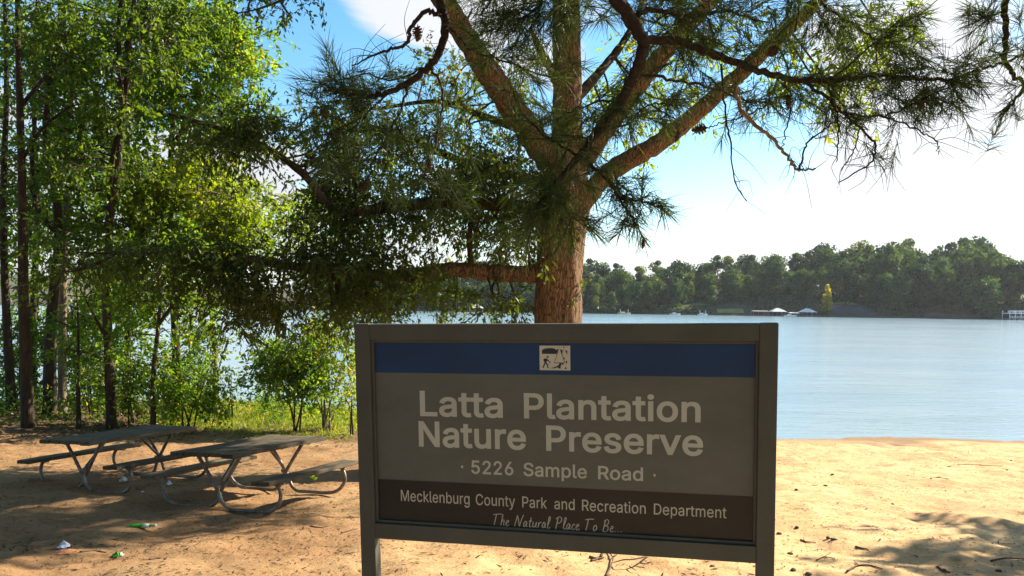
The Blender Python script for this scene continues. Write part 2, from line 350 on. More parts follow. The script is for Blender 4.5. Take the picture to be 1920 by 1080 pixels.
# ------------------------------------------------------------------ foliage generators
def leaf_mesh(name, pos, axis, size, ratio, tint, fold=.25, offset=None, r=rng):
    """one folded diamond per leaf"""
    n = len(pos); a = unit(axis); rnd = unit(r.normal(size=(n, 3))); s = unit(np.cross(a, rnd)); nn = np.cross(s, a)
    L_ = size[:, None]; w = L_ * ratio
    base = pos; tip = pos + a * L_; mid = pos + a * L_ * .45
    V = np.stack([base, mid + s * w * .5 + nn * w * fold, tip, mid - s * w * .5 + nn * w * fold], 1).reshape(-1, 3)
    if offset is not None: V = V - np.asarray(offset)
    return np_mesh(name, V, np.arange(n * 4).reshape(-1, 4), False, tint)

def clump_sprays(c, rad, n, leaf, r, twl=.5, per=18, droop=.35, shell=.35):
    """leafy twigs inside an ellipsoid: returns leaf pos, leaf axis, twig polylines"""
    k = max(1, int(n / per)); d = unit(r.normal(size=(k, 3))); rr = (shell + (1 - shell) * r.random((k, 1)) ** .6)
    st = c + d * rr * rad * .85
    td = unit(d * .7 + r.normal(size=(k, 3)) * .6 + np.array([0, 0, -droop])); ln = twl * (.6 + .8 * r.random((k, 1)))
    t = r.random((k, per, 1)); p = st[:, None] + td[:, None] * ln[:, None] * t; p[..., 2] -= (t[..., 0] ** 2) * .18 * ln
    p = p + r.normal(size=p.shape) * leaf * .35
    ax = unit(td[:, None] * .8 + r.normal(size=p.shape) * .75 + np.array([0, 0, -droop]))
    e = st + td * ln; e[:, 2] -= .18 * ln[:, 0]
    return p.reshape(-1, 3), ax.reshape(-1, 3), st, e

def grow(name, label, cat, base, trunk, trunk_r, limbs, clumps, leaf, ratio, leaf_mat, bark, group=None, seed=1, sides=10, per=18,
         twl=.5, droop=.35, tint=(.5, .28), twig_r=.006, wood_sides=5, tparam=1.0, ctint=None):
    """a broadleaf tree: trunk, limbs, crown and twigs as parts of one Empty at the base"""
    r = np.random.default_rng(seed); base = np.asarray(base, float)
    e = empty(name, base, label, cat, group)
    tp = spline(trunk, 8); nT = len(tp); rad = taper(trunk_r[0], trunk_r[1], nT, tparam)
    rad = rad * (1 + .15 * np.exp(-np.linspace(0, 1, nT) * nT / 2.2))
    mb = MB(); wob = 1 + .10 * (r.random((nT, sides)) - .5)
    mb.tube(tp, rad, sides, wob=wob); mb.build('trunk', bark, e, True, base)
    nodes = [tp[nT // 4:]]
    for lp, r0, r1 in limbs:
        q = spline(lp, 7); b_ = MB(); b_.tube(q, taper(r0, r1, len(q)), max(6, sides - 3)); b_.build('limb', bark, e, True, base); nodes.append(q)
    nodes = np.concatenate(nodes); Pl, Al, Tn = [], [], []; tw = MB()
    for ci, cl in enumerate(clumps):
        c, rd, n = cl[0], cl[1], cl[2]
        p, a, st, en = clump_sprays(np.asarray(c), np.asarray(rd), n, leaf, r, twl, per, droop)
        Pl.append(p); Al.append(a); off = (r.random() - .5) * .22 + (cl[3] if len(cl) > 3 else 0)
        Tn.append(np.clip(tint[0] + off + r.normal(size=len(p)) * tint[1] * .6, 0, 1))
        d2 = np.linalg.norm(nodes - c, axis=1); o = nodes[np.argmin(d2 + np.where(nodes[:, 2] > c[2] + .3, 1.0, 0))]
        mid = (o + c) / 2 + r.normal(size=3) * .12 * np.linalg.norm(c - o) + np.array([0, 0, .06 * np.linalg.norm(c - o)])
        q = spline([o, mid, c], 5); tw.tube(q, taper(twig_r * 3.2, twig_r * 1.6, len(q)), wood_sides, False)
        for i in range(len(st)):
            if i % 2 == 0: tw.tube([q[-1] if i % 4 else q[-3], (st[i] + q[-1]) / 2 + r.normal(size=3) * .05, st[i], en[i]], [twig_r * 1.2, twig_r, twig_r * .8, twig_r * .4], 3, False)
    Pl, Al, Tn = np.concatenate(Pl), np.concatenate(Al), np.concatenate(Tn)
    sz = leaf * (.5 + .95 * r.random(len(Pl)) ** 1.3)
    link_mesh('crown', leaf_mesh('crown', Pl, Al, sz, ratio, Tn, offset=base, r=r), leaf_mat, e, 'stuff')
    tw.build('twigs', bark, e, True, base, 'stuff')
    return e

def CL(px, py, Y, rx, ry, n, rz=None, t=0):
    """a foliage clump seen at a pixel, at a real distance: centre, radii in metres, leaf count"""
    k = Y / F; rx, ry = rx * k, ry * k; return (P(px, py, Y), np.array([rx, rz if rz else max(.4, (rx + ry) * .45), ry]), n, t)
def PL(*a): return [P(*q) for q in a]

# ------------------------------------------------------------------ the large tree behind the sign
R0 = np.random.default_rng(11)
tb = on_ground(P(1046, 800, 14)[0], 14.0)
e = empty('shade_tree', tb, 'large tree with thick reddish trunk and spreading limbs, rising behind the park sign', 'tree')
trunk_px = [(1046, 600), (1049, 500), (1056, 400), (1062, 320)]
tp = np.vstack([tb + [0, 0, -.15], tb + [.0, 0, .5], PL(*[(a, b_, 14) for a, b_ in trunk_px]), PL((1064, 240, 14), (1064, 120, 14), (1062, 0, 14), (1066, -160, 14), (1060, -330, 14), (1075, -560, 14.1))])
q = spline(tp, 14); L01 = np.linspace(0, 1, len(q)); hz = q[:, 2] - tb[2]
rad = np.interp(hz, [-.2, .3, 1, 2.4, 4.0, 4.6, 5.0, 5.6, 7.4, 12], [.60, .52, .45, .42, .415, .41, .33, .25, .215, .08])
ns = 72; ang = np.arange(ns) * 2 * math.pi / ns; wob = np.ones((len(q), ns))
for k, amp in ((9, .05), (23, .035), (50, .03)):
    wob += amp * np.array([[2 * vnoise(np.array(k * a_ / (2 * math.pi) + 20 + .25 * math.sin(h_ * 3)), np.array(h_ * (1.2 if k < 20 else 2.6) + k), 30 + k) for a_ in ang] for h_ in hz])
wob += .06 * np.cos(ang * 2 + .6)[None] * np.exp(-((hz - 1.5) / 2.5) ** 2)[:, None]
mb = MB(); mb.tube(q, rad, ns, wob=wob); mb.build('trunk', BARK_MAIN, e, True, tb)
def limb(pts, r0, r1, mat=BARK_MAIN, parent=e, base=tb, sides=20, per=12, rough=.17, name='limb', seed=0):
    qq = spline(pts, per); rr = np.random.default_rng(seed + 5); b_ = MB()
    b_.tube(qq, taper(r0, r1, len(qq), .9), sides, wob=1 + rough * (rr.random((len(qq), sides)) - .5) + rough * .8 * (rr.random((len(qq), 1)) - .5))
    b_.build(name, mat, parent, True, base); return qq
k14 = 14 / F
limbs = [
 limb(PL((1058, 330, 14), (1015, 280, 13.9), (935, 165, 13.5), (880, 80, 13.2), (825, -10, 12.9), (770, -120, 12.6), (720, -260, 12.4)), 27 * k14, 12 * k14, seed=1),
 limb(PL((1070, 330, 14), (1130, 250, 13.8), (1192, 165, 13.5), (1262, 78, 13.2), (1338, -5, 12.9), (1420, -120, 12.6)), 20 * k14, 10 * k14, seed=2),
 limb(PL((1062, 430, 14), (1102, 368, 13.9), (1150, 318, 13.8), (1235, 268, 13.6), (1312, 207, 13.5), (1375, 150, 13.4), (1450, 80, 13.2), (1540, -5, 13), (1640, -120, 12.8)), 20 * k14, 9 * k14, seed=3),
 limb(PL((1046, 505, 14), (990, 514, 13.95), (930, 512, 13.8), (850, 506, 13.6), (760, 516, 13.4), (640, 512, 13.2), (500, 492, 13.0), (370, 478, 12.9), (220, 474, 12.8)), 19 * k14, 3 * k14, seed=4),
 limb(PL((1050, 395, 14), (1008, 390, 13.9), (930, 384, 13.7), (830, 380, 13.5), (730, 388, 13.4), (650, 398, 13.3), (612, 380, 13.3), (572, 330, 13.3), (500, 277, 13.3), (410, 240, 13.3), (318, 214, 13.3)), 13 * k14, 3 * k14, BARK_DARK, seed=5),
 limb(PL((884, 505, 13.65), (880, 450, 13.6), (884, 395, 13.5), (878, 330, 13.4)), 6 * k14, 3 * k14, BARK_DARK, seed=6, sides=9),
 limb(PL((1050, 350, 14), (960, 330, 14.4), (860, 300, 14.9), (760, 260, 15.3), (640, 240, 15.6)), 12 * k14, 3 * k14, BARK_DARK, seed=7, sides=10),
 limb(PL((1066, 200, 14), (1120, 140, 14.6), (1180, 60, 15.3), (1230, -60, 16)), 11 * k14, 4 * k14, BARK_DARK, seed=8, sides=10),
 limb(PL((1055, 180, 14), (1036, 135, 13.9), (1012, 92, 13.8), (996, 56, 13.75)), 11 * k14, 4 * k14, BARK_MAIN, seed=9, sides=10, name='dead_stub'),
 limb(PL((990, 250, 13.9), (900, 215, 14.6), (820, 190, 15.2), (700, 205, 15.6)), 8 * k14, 3 * k14, BARK_DARK, seed=10, sides=9),
]
rs = np.random.default_rng(66)
for li, fr, ln_ in [(0, .25, .35), (0, .55, .5), (1, .5, .3), (2, .35, .28), (2, .6, .45), (3, .3, .25), (3, .5, .3), (2, .8, .4), (1, .75, .4), (0, .75, .35)]:
    p_ = limbs[li][int(fr * len(limbs[li]))]; d_ = unit(rs.normal(size=3) + np.array([0, -.2, .5])); limb([p_, p_ + d_ * ln_ * .5 + rs.normal(size=3) * .03, p_ + d_ * ln_ + np.array([0, 0, .06])], .035, .012, BARK_DARK, seed=30 + li, sides=8, per=4, name='broken_stub')
cl = []
def band(x0, x1, y0, y1, Y, num, n, rx=58, ry=34, t=0):
    for _ in range(num):
        px = R0.uniform(x0, x1); py = R0.uniform(y0, y1); cl.append(CL(px, py, Y + R0.uniform(-.7, .7), rx * R0.uniform(.7, 1.3), ry * R0.uniform(.7, 1.3), n, t=t))
band(110, 420, 455, 520, 12.9, 13, 260, 56, 24, -.08)        # the low dark limb
band(380, 780, 470, 575, 13.1, 32, 300, 58, 28, -.05)
band(770, 985, 535, 580, 13.5, 9, 190, 44, 22, .02)
band(430, 760, 560, 605, 13.2, 14, 170, 42, 22, .02)
band(560, 760, 390, 480, 13.6, 16, 240, 52, 30, -.02)
band(760, 990, 385, 440, 13.6, 13, 210, 44, 24, .0)
band(760, 960, 440, 490, 13.6, 5, 110, 34, 18, .05)
band(610, 960, 285, 400, 13.8, 31, 320, 56, 34, -.04)
band(560, 940, 190, 300, 14.6, 24, 290, 56, 34, .0)
band(350, 560, 215, 275, 13.3, 12, 300, 48, 24, -.05)
band(800, 1000, 105, 200, 15.2, 9, 240, 44, 34, .25)
band(980, 1010, 380, 480, 13.7, 4, 160, 30, 30)
cl.append(CL(1112, 522, 14.0, 16, 9, 40))
def crown_of(cl, parent, base, leaf, ratio, mat, seed, tint=(.42, .3), per=20, twl=.55, droop=.45, bark=BARK_DARK, nodes=None, twig_r=.007, nm='crown'):
    r = np.random.default_rng(seed); Pl, Al, Tn = [], [], []; tw = MB()
    for c in cl:
        p, a, st, en = clump_sprays(c[0], c[1], c[2], leaf, r, twl, per, droop); Pl.append(p); Al.append(a)
        Tn.append(np.clip(tint[0] + c[3] + (r.random() - .5) * .2 + r.normal(size=len(p)) * tint[1] * .6, 0, 1))
        o = nodes[np.argmin(np.linalg.norm(nodes - c[0], axis=1))]
        mid = (o + c[0]) / 2 + r.normal(size=3) * .12 * np.linalg.norm(c[0] - o); qq = spline([o, mid, c[0]], 5)
        tw.tube(qq, taper(twig_r * 3, twig_r * 1.5, len(qq)), 5, False)
        for i in range(0, len(st), 2): tw.tube([qq[-1 if i % 4 else -3], (st[i] + qq[-1]) / 2 + r.normal(size=3) * .04, st[i], en[i]], [twig_r, twig_r * .9, twig_r * .7, twig_r * .4], 3, False)
    Pl, Al, Tn = map(np.concatenate, (Pl, Al, Tn)); sz = leaf * (.5 + .95 * r.random(len(Pl)) ** 1.3)
    link_mesh(nm, leaf_mesh('crown', Pl, Al, sz, ratio, Tn, offset=base, r=r), mat, parent, 'stuff')
    tw.build('twigs', bark, parent, True, base, 'stuff')
nodes = np.concatenate(limbs + [q[30:]])
crown_of(cl, e, tb, .105, .36, LEAF_OAK, 21, nodes=nodes)
# sunlit foliage on the far right side and the high crown above the frame
cl = []
for px, py, Y, rx, ry, n in [(1200, 170, 15.2, 70, 50, 700), (1160, 250, 15, 45, 40, 350), (1120, 190, 15.3, 40, 50, 350), (1270, 190, 15.0, 55, 40, 450), (1300, 60, 15.2, 70, 60, 600), (1440, 60, 14.5, 70, 50, 600),
                             (1640, 40, 13.6, 62, 55, 900), (1590, 110, 13.6, 55, 40, 500), (1530, 150, 13.7, 60, 36, 450), (1580, 190, 13.6, 45, 24, 250), (1480, 130, 13.8, 60, 40, 400), (1215, 90, 15.4, 60, 50, 500)]:
    cl.append(CL(px, py, Y, rx, ry, n, t=.25))
crown_of(cl, e, tb, .105, .40, LEAF_YEL, 22, nodes=nodes, tint=(.4, .3))
cl = []
for _ in range(85):
    a_ = R0.uniform(0, 6.28); rr_ = 5.0 * math.sqrt(R0.random()); hh_ = R0.uniform(8.6, 13.5)
    cl.append((tb + np.array([rr_ * math.cos(a_) - .8, rr_ * math.sin(a_) + .3, hh_]), np.array([1.0, 1.0, .7]), 300, 0))
for _ in range(26):
    cl.append((np.array([R0.uniform(-5.5, -.5), R0.uniform(11.5, 15.5), R0.uniform(9.2, 10.8)]), np.array([.9, .9, .5]), 220, 0))
for _ in range(95):  # clumps here and below added out of view to shade the left sand
    cl.append((np.array([R0.uniform(1.5, 9.0), R0.uniform(11.8, 16.8), R0.uniform(9.3, 11.8)]), np.array([.95, .95, .55]), 230, 0))
for _ in range(34):
    cl.append((np.array([R0.uniform(7.2, 10.0), R0.uniform(13.2, 15.8), R0.uniform(9.0, 10.4)]), np.array([.85, .85, .5]), 260, 0))
def sun_gap(c):                                          # drops clumps of the unseen crown so sun reaches the bench and sand
    g_ = False
    for p0, rad_ in ((np.array([-2.0, 10.4, .3]), 1.9), (np.array([-1.9, 7.6, 0]), 1.85), (np.array([-1.2, 8.6, 0]), 1.9), (np.array([-3.0, 14.6, -.3]), 2.0), (np.array([-3.1, 8.0, 0]), 1.3), (np.array([-5.0, 9.3, 0]), .9), (np.array([-7.0, 13.8, 0]), 1.0)):
        d_ = np.array(_sv); v_ = c - p0; g_ = g_ or np.linalg.norm(v_ - d_ * (v_ @ d_)) < rad_
    return g_
for c_ in cl: c_[0][2] = max(c_[0][2], 2.3 + .375 * (c_[0][1] + 1.0) + 1.5)
cl = [c_ for c_ in cl if not sun_gap(c_[0])]
hn = np.concatenate([q[-30:]] + [l_[-6:] for l_ in limbs[:3]])
crown_of(cl, e, tb, .19, .46, LEAF_OAK, 23, nodes=hn, twl=.8, per=16, nm='upper_crown', twig_r=.01)

# ------------------------------------------------------------------ woodland on the left bank
def bpt(px, Y): x = P(px, 700, Y)[0]; return on_ground(x, Y)
def tree(name, label, px, Y, pts, r0, clumps, mat, bark, seed, limbs=(), leaf=.12, ratio=.55, top=14, group='trees on the wooded bank', tint=(.45, .3), high=10, twl=.6):
    base = bpt(px, Y); r = np.random.default_rng(seed + 100)
    last = P(pts[-1][0], pts[-1][1], Y); tr = [base - [0, 0, .12]] + [P(a, b_, Y) for a, b_ in pts]
    if top: tr.append(last + np.array([r.uniform(-.5, .5), r.uniform(-.5, .5), max(.5, top - last[2])]))
    lm = [([P(*w) for w in l_[0]], l_[1] * Y / F, l_[2] * Y / F) for l_ in limbs]
    cs = list(clumps)
    if top:
        for _ in range(high):
            cs.append((np.array([last[0] + r.uniform(-2, 2), Y + r.uniform(-1.6, 1.6), r.uniform(8.6, top + 1)]), np.array([1.1, 1.1, .8]), 260, 0))
    return grow(name, label, 'tree', base, tr, (r0 * Y / F, .03 if top else .012), lm, cs, leaf, ratio, mat, bark, group, seed, 12, 18, twl, .3, tint, .007)
rr = np.random.default_rng(77)
def fill(x0, x1, y0, y1, Y, num, n, rx=55, ry=45, t=0, dy=1.2): return [CL(rr.uniform(x0, x1), rr.uniform(y0, y1), Y + rr.uniform(-dy, dy), rx * rr.uniform(.7, 1.3), ry * rr.uniform(.7, 1.3), n, t=t) for _ in range(num)]

tree('bank_tree', 'tall straight dark trunk standing nearest the left picnic table at the wood edge', 50, 17.6, [(47, 650), (43, 500), (41, 330), (36, 160), (33, 0)], 11.5,
     fill(0, 130, 0, 90, 17.6, 6, 260) + fill(60, 200, 180, 330, 17.8, 8, 220), LEAF_SHADE, BARK_DARK, 31, [([(41, 300, 17.6), (80, 240, 17.5), (130, 200, 17.4)], 4, 2), ([(38, 200, 17.6), (90, 140, 17.8), (150, 90, 18)], 4, 2)])
tree('bank_tree', 'slightly leaning trunk at the far left end of the wooded bank', 20, 20.5, [(16, 660), (8, 500), (6, 350), (12, 180), (8, 0)], 9,
     fill(-60, 90, 60, 480, 20.8, 16, 260), LEAF_SHADE, BARK_DARK, 32)
tree('bank_tree', 'thick dark trunk beside a thinner twin, crooked higher up, left of the sapling', 91, 19.6, [(94, 650), (100, 560), (111, 440), (100, 330), (86, 245), (100, 120), (122, 0)], 12,
     fill(40, 240, 0, 160, 19.8, 12, 270) + fill(60, 240, 330, 470, 19.7, 8, 230), LEAF_SHADE, BARK_DARK, 33, [([(110, 440, 19.6), (70, 390, 19.7), (60, 300, 19.9), (66, 220, 20)], 6, 3)])
tree('bank_tree', 'slim trunk close beside the thick twin, with a pale forked upper limb', 115, 20.2, [(117, 620), (120, 480), (128, 340), (119, 250), (136, 175), (156, 115), (182, 30)], 8,
     fill(100, 290, 20, 220, 20.4, 13, 260), LEAF_MID, BARK_PALE, 34, [([(136, 175, 20.2), (120, 120, 20.3), (118, 50, 20.4), (124, -30, 20.4)], 4, 2)])
tree('bank_tree', 'dark trunk dividing into two tall stems behind the left picnic table', 207, 17.9, [(204, 660), (200, 560), (205, 440), (211, 310), (234, 185), (241, 60), (252, -40)], 9.5,
     fill(170, 330, 0, 200, 17.9, 16, 270) + fill(130, 250, 230, 450, 18.1, 11, 230, 55, 45), LEAF_SHADE, BARK_DARK, 35, [([(205, 420, 17.9), (222, 310, 17.8), (229, 200, 17.8), (222, 70, 17.8), (230, -30, 17.8)], 7, 3), ([(203, 640, 17.9), (175, 590, 17.8), (150, 540, 17.8)], 3, 1.5)])
tree('small_tree', 'small forked tree with bright leaves behind the gap between the picnic tables', 285, 17.3, [(288, 700), (296, 620), (300, 555), (292, 480), (298, 420)], 5.5,
     fill(220, 390, 530, 640, 17.4, 12, 190, 42, 30, .15, .6) + fill(230, 400, 440, 540, 17.6, 8, 200, 48, 34, .1, .6), LEAF_MID, BARK_DARK, 36, [([(296, 610, 17.3), (318, 580, 17.2), (336, 556, 17.1), (352, 520, 17.0)], 4, 2)], .12, .5, None, high=0, twl=.45)
tree('sapling', 'slender sapling stem between the thick twin trunks and the two stemmed tree', 145, 17.7, [(146, 690), (147, 620), (143, 540)], 4.5,
     fill(110, 190, 560, 680, 17.7, 6, 130, 34, 30, .05, .5), LEAF_MID, BARK_DARK, 37, (), .11, .5, None, high=0, twl=.4)
tree('bank_tree', 'yellow green sunlit tree in the middle of the wooded bank, above the water gap', 405, 19.6, [(402, 650), (392, 540), (380, 440), (370, 340), (372, 240)], 6,
     fill(255, 420, 290, 470, 19.6, 44, 310, 46, 36, .12) + fill(400, 480, 350, 460, 19.6, 14, 280, 40, 32, .12), LEAF_YEL, BARK_PALE, 38, [([(392, 540, 19.3), (430, 470, 19.2), (470, 400, 19.1)], 4, 2), ([(380, 440, 19.3), (330, 390, 19.4), (280, 360, 19.5)], 4, 2)], .125, .55, None, high=0, tint=(.5, .3))
tree('bank_tree', 'bright green tree with full crown against blue sky, right end of the wood', 330, 20.8, [(330, 650), (322, 520), (318, 400), (322, 260), (335, 120), (345, 0)], 8,
     fill(260, 450, 0, 230, 20.8, 44, 320, 56, 46, .1) + fill(400, 480, 20, 220, 20.6, 10, 230, 32, 38, .2), LEAF_MID, BARK_DARK, 39, [([(320, 280, 20.8), (370, 200, 20.7), (430, 130, 20.6)], 5, 2), ([(330, 160, 20.8), (290, 90, 20.9), (260, 20, 21)], 5, 2)])
tree('bank_tree', 'background tree filling the gaps behind the tall straight trunk', 60, 22.3, [(62, 600), (70, 400), (64, 200), (70, 0)], 7,
     fill(-40, 200, 40, 620, 22.3, 42, 260, 52, 46, .05), LEAF_MID, BARK_DARK, 40)
tree('bank_tree', 'background tree seen through the two tall stems', 235, 22.0, [(240, 620), (248, 440), (240, 250), (250, 0)], 7,
     fill(130, 270, 200, 640, 22.0, 32, 260, 52, 46, .08), LEAF_MID, BARK_DARK, 41)
tree('bank_tree', 'light tree behind the low dark limb, left of the reddish trunk', 520, 23, [(520, 640), (530, 540), (540, 460), (556, 390)], 5,
     fill(470, 640, 360, 470, 22.0, 15, 230, 46, 30, .15), LEAF_YEL, BARK_DARK, 42, (), .12, .5, None, high=0)
tree('bank_tree', 'low bushy tree filling the gaps between the trunks near the water', 120, 22.6, [(122, 660), (126, 600), (120, 560)], 4,
     fill(-20, 330, 575, 730, 22.2, 34, 220, 44, 34, .05), LEAF_MID, BARK_DARK, 43, (), .12, .5, None, high=0)
# hanging spray at the top left, from a branch of the high crown
tree_top = empty('overhanging_branch', P(560, -60, 12), 'leafy branch tip hanging into the blue sky at the top left', 'branch')
nb_ = spline(PL((700, -140, 12.2), (610, -70, 12), (545, -10, 11.9), (490, 15, 11.8), (445, 25, 11.8)), 6); bb = MB(); bb.tube(nb_, taper(.035, .008, len(nb_)), 7); bb.build('limb', BARK_DARK, tree_top, True, P(560, -60, 12))
cl = [CL(px, py, 11.9, rx, ry, n_, t=.05) for px, py, rx, ry, n_ in [(470, 0, 28, 16, 120), (515, 12, 30, 16, 160), (560, -4, 26, 16, 130), (548, 34, 18, 10, 50), (590, -22, 22, 14, 70), (440, 22, 20, 10, 50)]]
crown_of(cl, tree_top, P(560, -60, 12), .075, .4, LEAF_OAK, 51, nodes=nb_, twl=.26)

# shrubs and undergrowth along the bank
def shrub(name, label, px, Y, clumps, mat, seed, stems, leaf=.10, group='shrubs along the bank', ratio=.5, tint=(.5, .3), bark=BARK_DARK):
    base = bpt(px, Y); r = np.random.default_rng(seed); e_ = empty(name, base, label, 'shrub', group); nd = []
    for (tx, ty) in stems:
        t_ = P(tx, ty, Y + r.uniform(-.3, .3)); o = base + np.array([r.uniform(-.12, .12), r.uniform(-.12, .12), -.06]); qq = spline([o, (o + t_) / 2 + np.array([r.uniform(-.15, .15), 0, .1]), t_], 5)
        b_ = MB(); b_.tube(qq, taper(.022, .007, len(qq)), 6); b_.build('stem', bark, e_, True, base); nd.append(qq)
    crown_of(clumps, e_, base, leaf, ratio, mat, seed, nodes=np.concatenate(nd), twl=.35, per=14, droop=.15, tint=tint, twig_r=.004)
shrub('shrub', 'dense round green bush on the grass, between the water gap and the sign', 548, 17.6, fill(485, 595, 655, 750, 17.6, 24, 250, 34, 28, .0, .5), LEAF_MID, 61, [(510, 680), (545, 660), (580, 690), (560, 640)])
shrub('shrub', 'airy yellowing shrub with fanned bare stems beside the sign edge', 610, 17.9, fill(555, 665, 605, 700, 17.9, 17, 140, 34, 26, .15, .5) + fill(640, 672, 690, 740, 17.9, 5, 90, 22, 20, .3, .3), LEAF_YEL, 62, [(560, 630), (590, 610), (625, 620), (655, 650), (668, 690), (640, 640), (605, 650)], tint=(.45, .35), bark=BARK_PALE)
shrub('shrub', 'light green bush at the foot of the small forked tree', 350, 17.8, fill(300, 420, 690, 760, 17.8, 20, 210, 38, 26, .1, .5), LEAF_MID, 63, [(320, 700), (350, 690), (390, 690), (410, 660)])
shrub('shrub', 'tall loose bush between the small tree and the water gap', 390, 18.6, fill(340, 410, 600, 700, 18.6, 11, 140, 36, 30, .12, .4), LEAF_MID, 64, [(370, 640), (400, 610), (425, 640)])
shrub('shrub', 'low shaded bush between the two stemmed tree and the small tree', 250, 18.4, fill(215, 290, 670, 755, 18.4, 10, 150, 32, 26, -.05, .4), LEAF_SHADE, 65, [(230, 690), (255, 670), (275, 690)])
shrub('shrub', 'low shaded bush left of the two stemmed tree', 170, 19.2, fill(125, 200, 650, 750, 19.2, 11, 150, 34, 28, -.05, .4), LEAF_SHADE, 66, [(140, 680), (165, 660), (190, 680)])
shrub('shrub', 'dark bush at the far left end of the bank behind the trunks', 40, 21.2, fill(-30, 110, 610, 735, 21.2, 13, 190, 38, 30, -.1, .5), LEAF_SHADE, 67, [(10, 660), (40, 640), (80, 660)])
shrub('weed_plant', 'thin weed with a few leaves standing in the water gap', 428, 19.4, fill(412, 446, 690, 730, 19.4, 3, 22, 18, 14, .1, .2), LEAF_MID, 68, [(420, 690), (434, 700)], .08)
shrub('shrub', 'small leafy bush at the grass edge against the sign post', 655, 17.2, fill(630, 668, 735, 765, 17.2, 4, 80, 20, 14, .2, .3), LEAF_YEL, 69, [(645, 740), (660, 735)], .08)

# grass strip and leaf litter
gr = np.random.default_rng(91); n_ = 26000
gx = gr.uniform(-8.5, -1.2, n_); gy = 17.1 + .6 * vnoise(gx * .9 + 30, gx * 0 + 4, 12) * 2 + gr.random(n_) ** 1.2 * 5.2 + np.clip(-5.2 - gx, 0, 3) * .35
gz = ground_z(gx, gy); ok = gz > WATER + .02; gx, gy, gz = gx[ok], gy[ok], gz[ok]; keep = vnoise(gx * 1.3 + 10, gy * 1.3 + 10, 14) > -.28; gx, gy, gz = gx[keep], gy[keep], gz[keep]
n_ = len(gx); hgt = gr.uniform(.03, .11, n_) * (.4 + np.clip((gy - 16.6) / 2.2, 0, 1.1)); aa = gr.uniform(0, 6.28, n_); wd = .006 + .006 * gr.random(n_)
ln = gr.normal(size=(n_, 2)) * .05; B0 = np.stack([gx, gy, gz - .01], -1); dv = np.stack([np.cos(aa) * wd, np.sin(aa) * wd, 0 * aa], -1)
tipv = B0 + np.stack([ln[:, 0], ln[:, 1], hgt], -1); V = np.stack([B0 - dv, B0 + dv, tipv], 1).reshape(-1, 3)
GRASS = leaf_material('bank_grass', [(0, (.07, .12, .018)), (.5, (.13, .19, .03)), (.85, (.22, .24, .05)), (1, (.38, .31, .12))], .5)
tagit(link_mesh('grass', np_mesh('grass', V, np.arange(n_ * 3).reshape(-1, 3), False, np.clip(gr.normal(.5, .25, n_), 0, 1)), GRASS), 'short yellow green grass on the bank edge between the sand and the water', 'grass', kind='stuff')

n_ = 15000; hx = gr.uniform(-14.5, -2.2, n_); hy = np.where(hx > -7.2, gr.uniform(18.2, 22.6, n_), gr.uniform(17.6, 22.8, n_)); hd = np.clip(vnoise(hx * .9 + 60, hy * .9 + 60, 19) + .5, 0, 1)
kp = (ground_z(hx, hy) > WATER - .1) & (gr.random(n_) < hd * 1.3) & ~((hx / hy > -.365) & (hx / hy < -.312) & (gr.random(n_) < .93)); hx, hy, hd = hx[kp], hy[kp], hd[kp]; n_ = len(hx)
hp = np.stack([hx, hy, ground_z(hx, hy) + gr.random(n_) ** 1.2 * (.25 + .75 * hd) * np.where(hx > -7.2, .7, 1.0)], -1); ha = unit(gr.normal(size=(n_, 3)) + [0, 0, .2])
tagit(link_mesh('undergrowth', leaf_mesh('undergrowth', hp, ha, gr.uniform(.06, .13, n_), .5, np.clip(gr.normal(.5, .28, n_), 0, 1), r=gr), LEAF_MID), 'leafy low undergrowth along the wooded bank at the water edge', 'undergrowth', kind='stuff')
def flakes(name, label, x, y, size, ratio, mat, seed, tilt=.25, lift=.004):
    r = np.random.default_rng(seed); z = ground_z(x, y); n = len(x); a = r.uniform(0, 6.28, n)
    ax = np.stack([np.cos(a), np.sin(a), r.normal(0, tilt, n)], -1); sd_ = unit(np.stack([-np.sin(a), np.cos(a), r.normal(0, tilt, n)], -1))
    c = np.stack([x, y, z + lift + .25 * size * np.abs(ax[:, 2])], -1); s = size[:, None]
    V = np.stack([c - ax * s * .5, c + sd_ * s * ratio * .5 + [0, 0, .003], c + ax * s * .5, c - sd_ * s * ratio * .5], 1).reshape(-1, 3)
    tagit(link_mesh(name, np_mesh(name, V, np.arange(n * 4).reshape(-1, 4), False, r.random(n)), mat), label, 'litter', kind='stuff')
DRY = leaf_material('dry_litter', [(0, (.05, .03, .018)), (.5, (.11, .065, .035)), (.85, (.20, .12, .06)), (1, (.34, .22, .11))], .15)
STRAW = leaf_material('dark_straw', [(0, (.035, .022, .014)), (.6, (.09, .052, .03)), (1, (.20, .12, .065))], .05)
n_ = 9000; fx = gr.uniform(-14, -1.5, n_); fy = gr.uniform(15.2, 22, n_); kp = (ground_z(fx, fy) > WATER + .03) & (gr.random(n_) < np.clip((fy - 14.8) / 2.5, .05, 1) * np.where(fx > -6.5, .25, 1)); fx, fy = fx[kp], fy[kp]
flakes('leaf_litter', 'brown fallen leaves covering the ground under the bank trees', fx, fy, gr.uniform(.04, .11, len(fx)), .55, DRY, 92, .35)
n_ = 15000; fx = gr.uniform(-9, 9, n_); fy = 6.3 + 10.5 * gr.random(n_) ** 1.35
dn = .16 + .8 * np.clip((-fx + 1) / 6, 0, 1) * np.clip((12.5 - fy) / 3, .3, 1) + .35 * (vnoise(fx * .8 + 20, fy * .8 + 20, 17) > .12) + .5 * np.clip((8.6 - fy) / 1.2, 0, 1) * (np.abs(fx) < 3.5)
kp = gr.random(n_) < dn * .8; fx, fy = fx[kp], fy[kp]
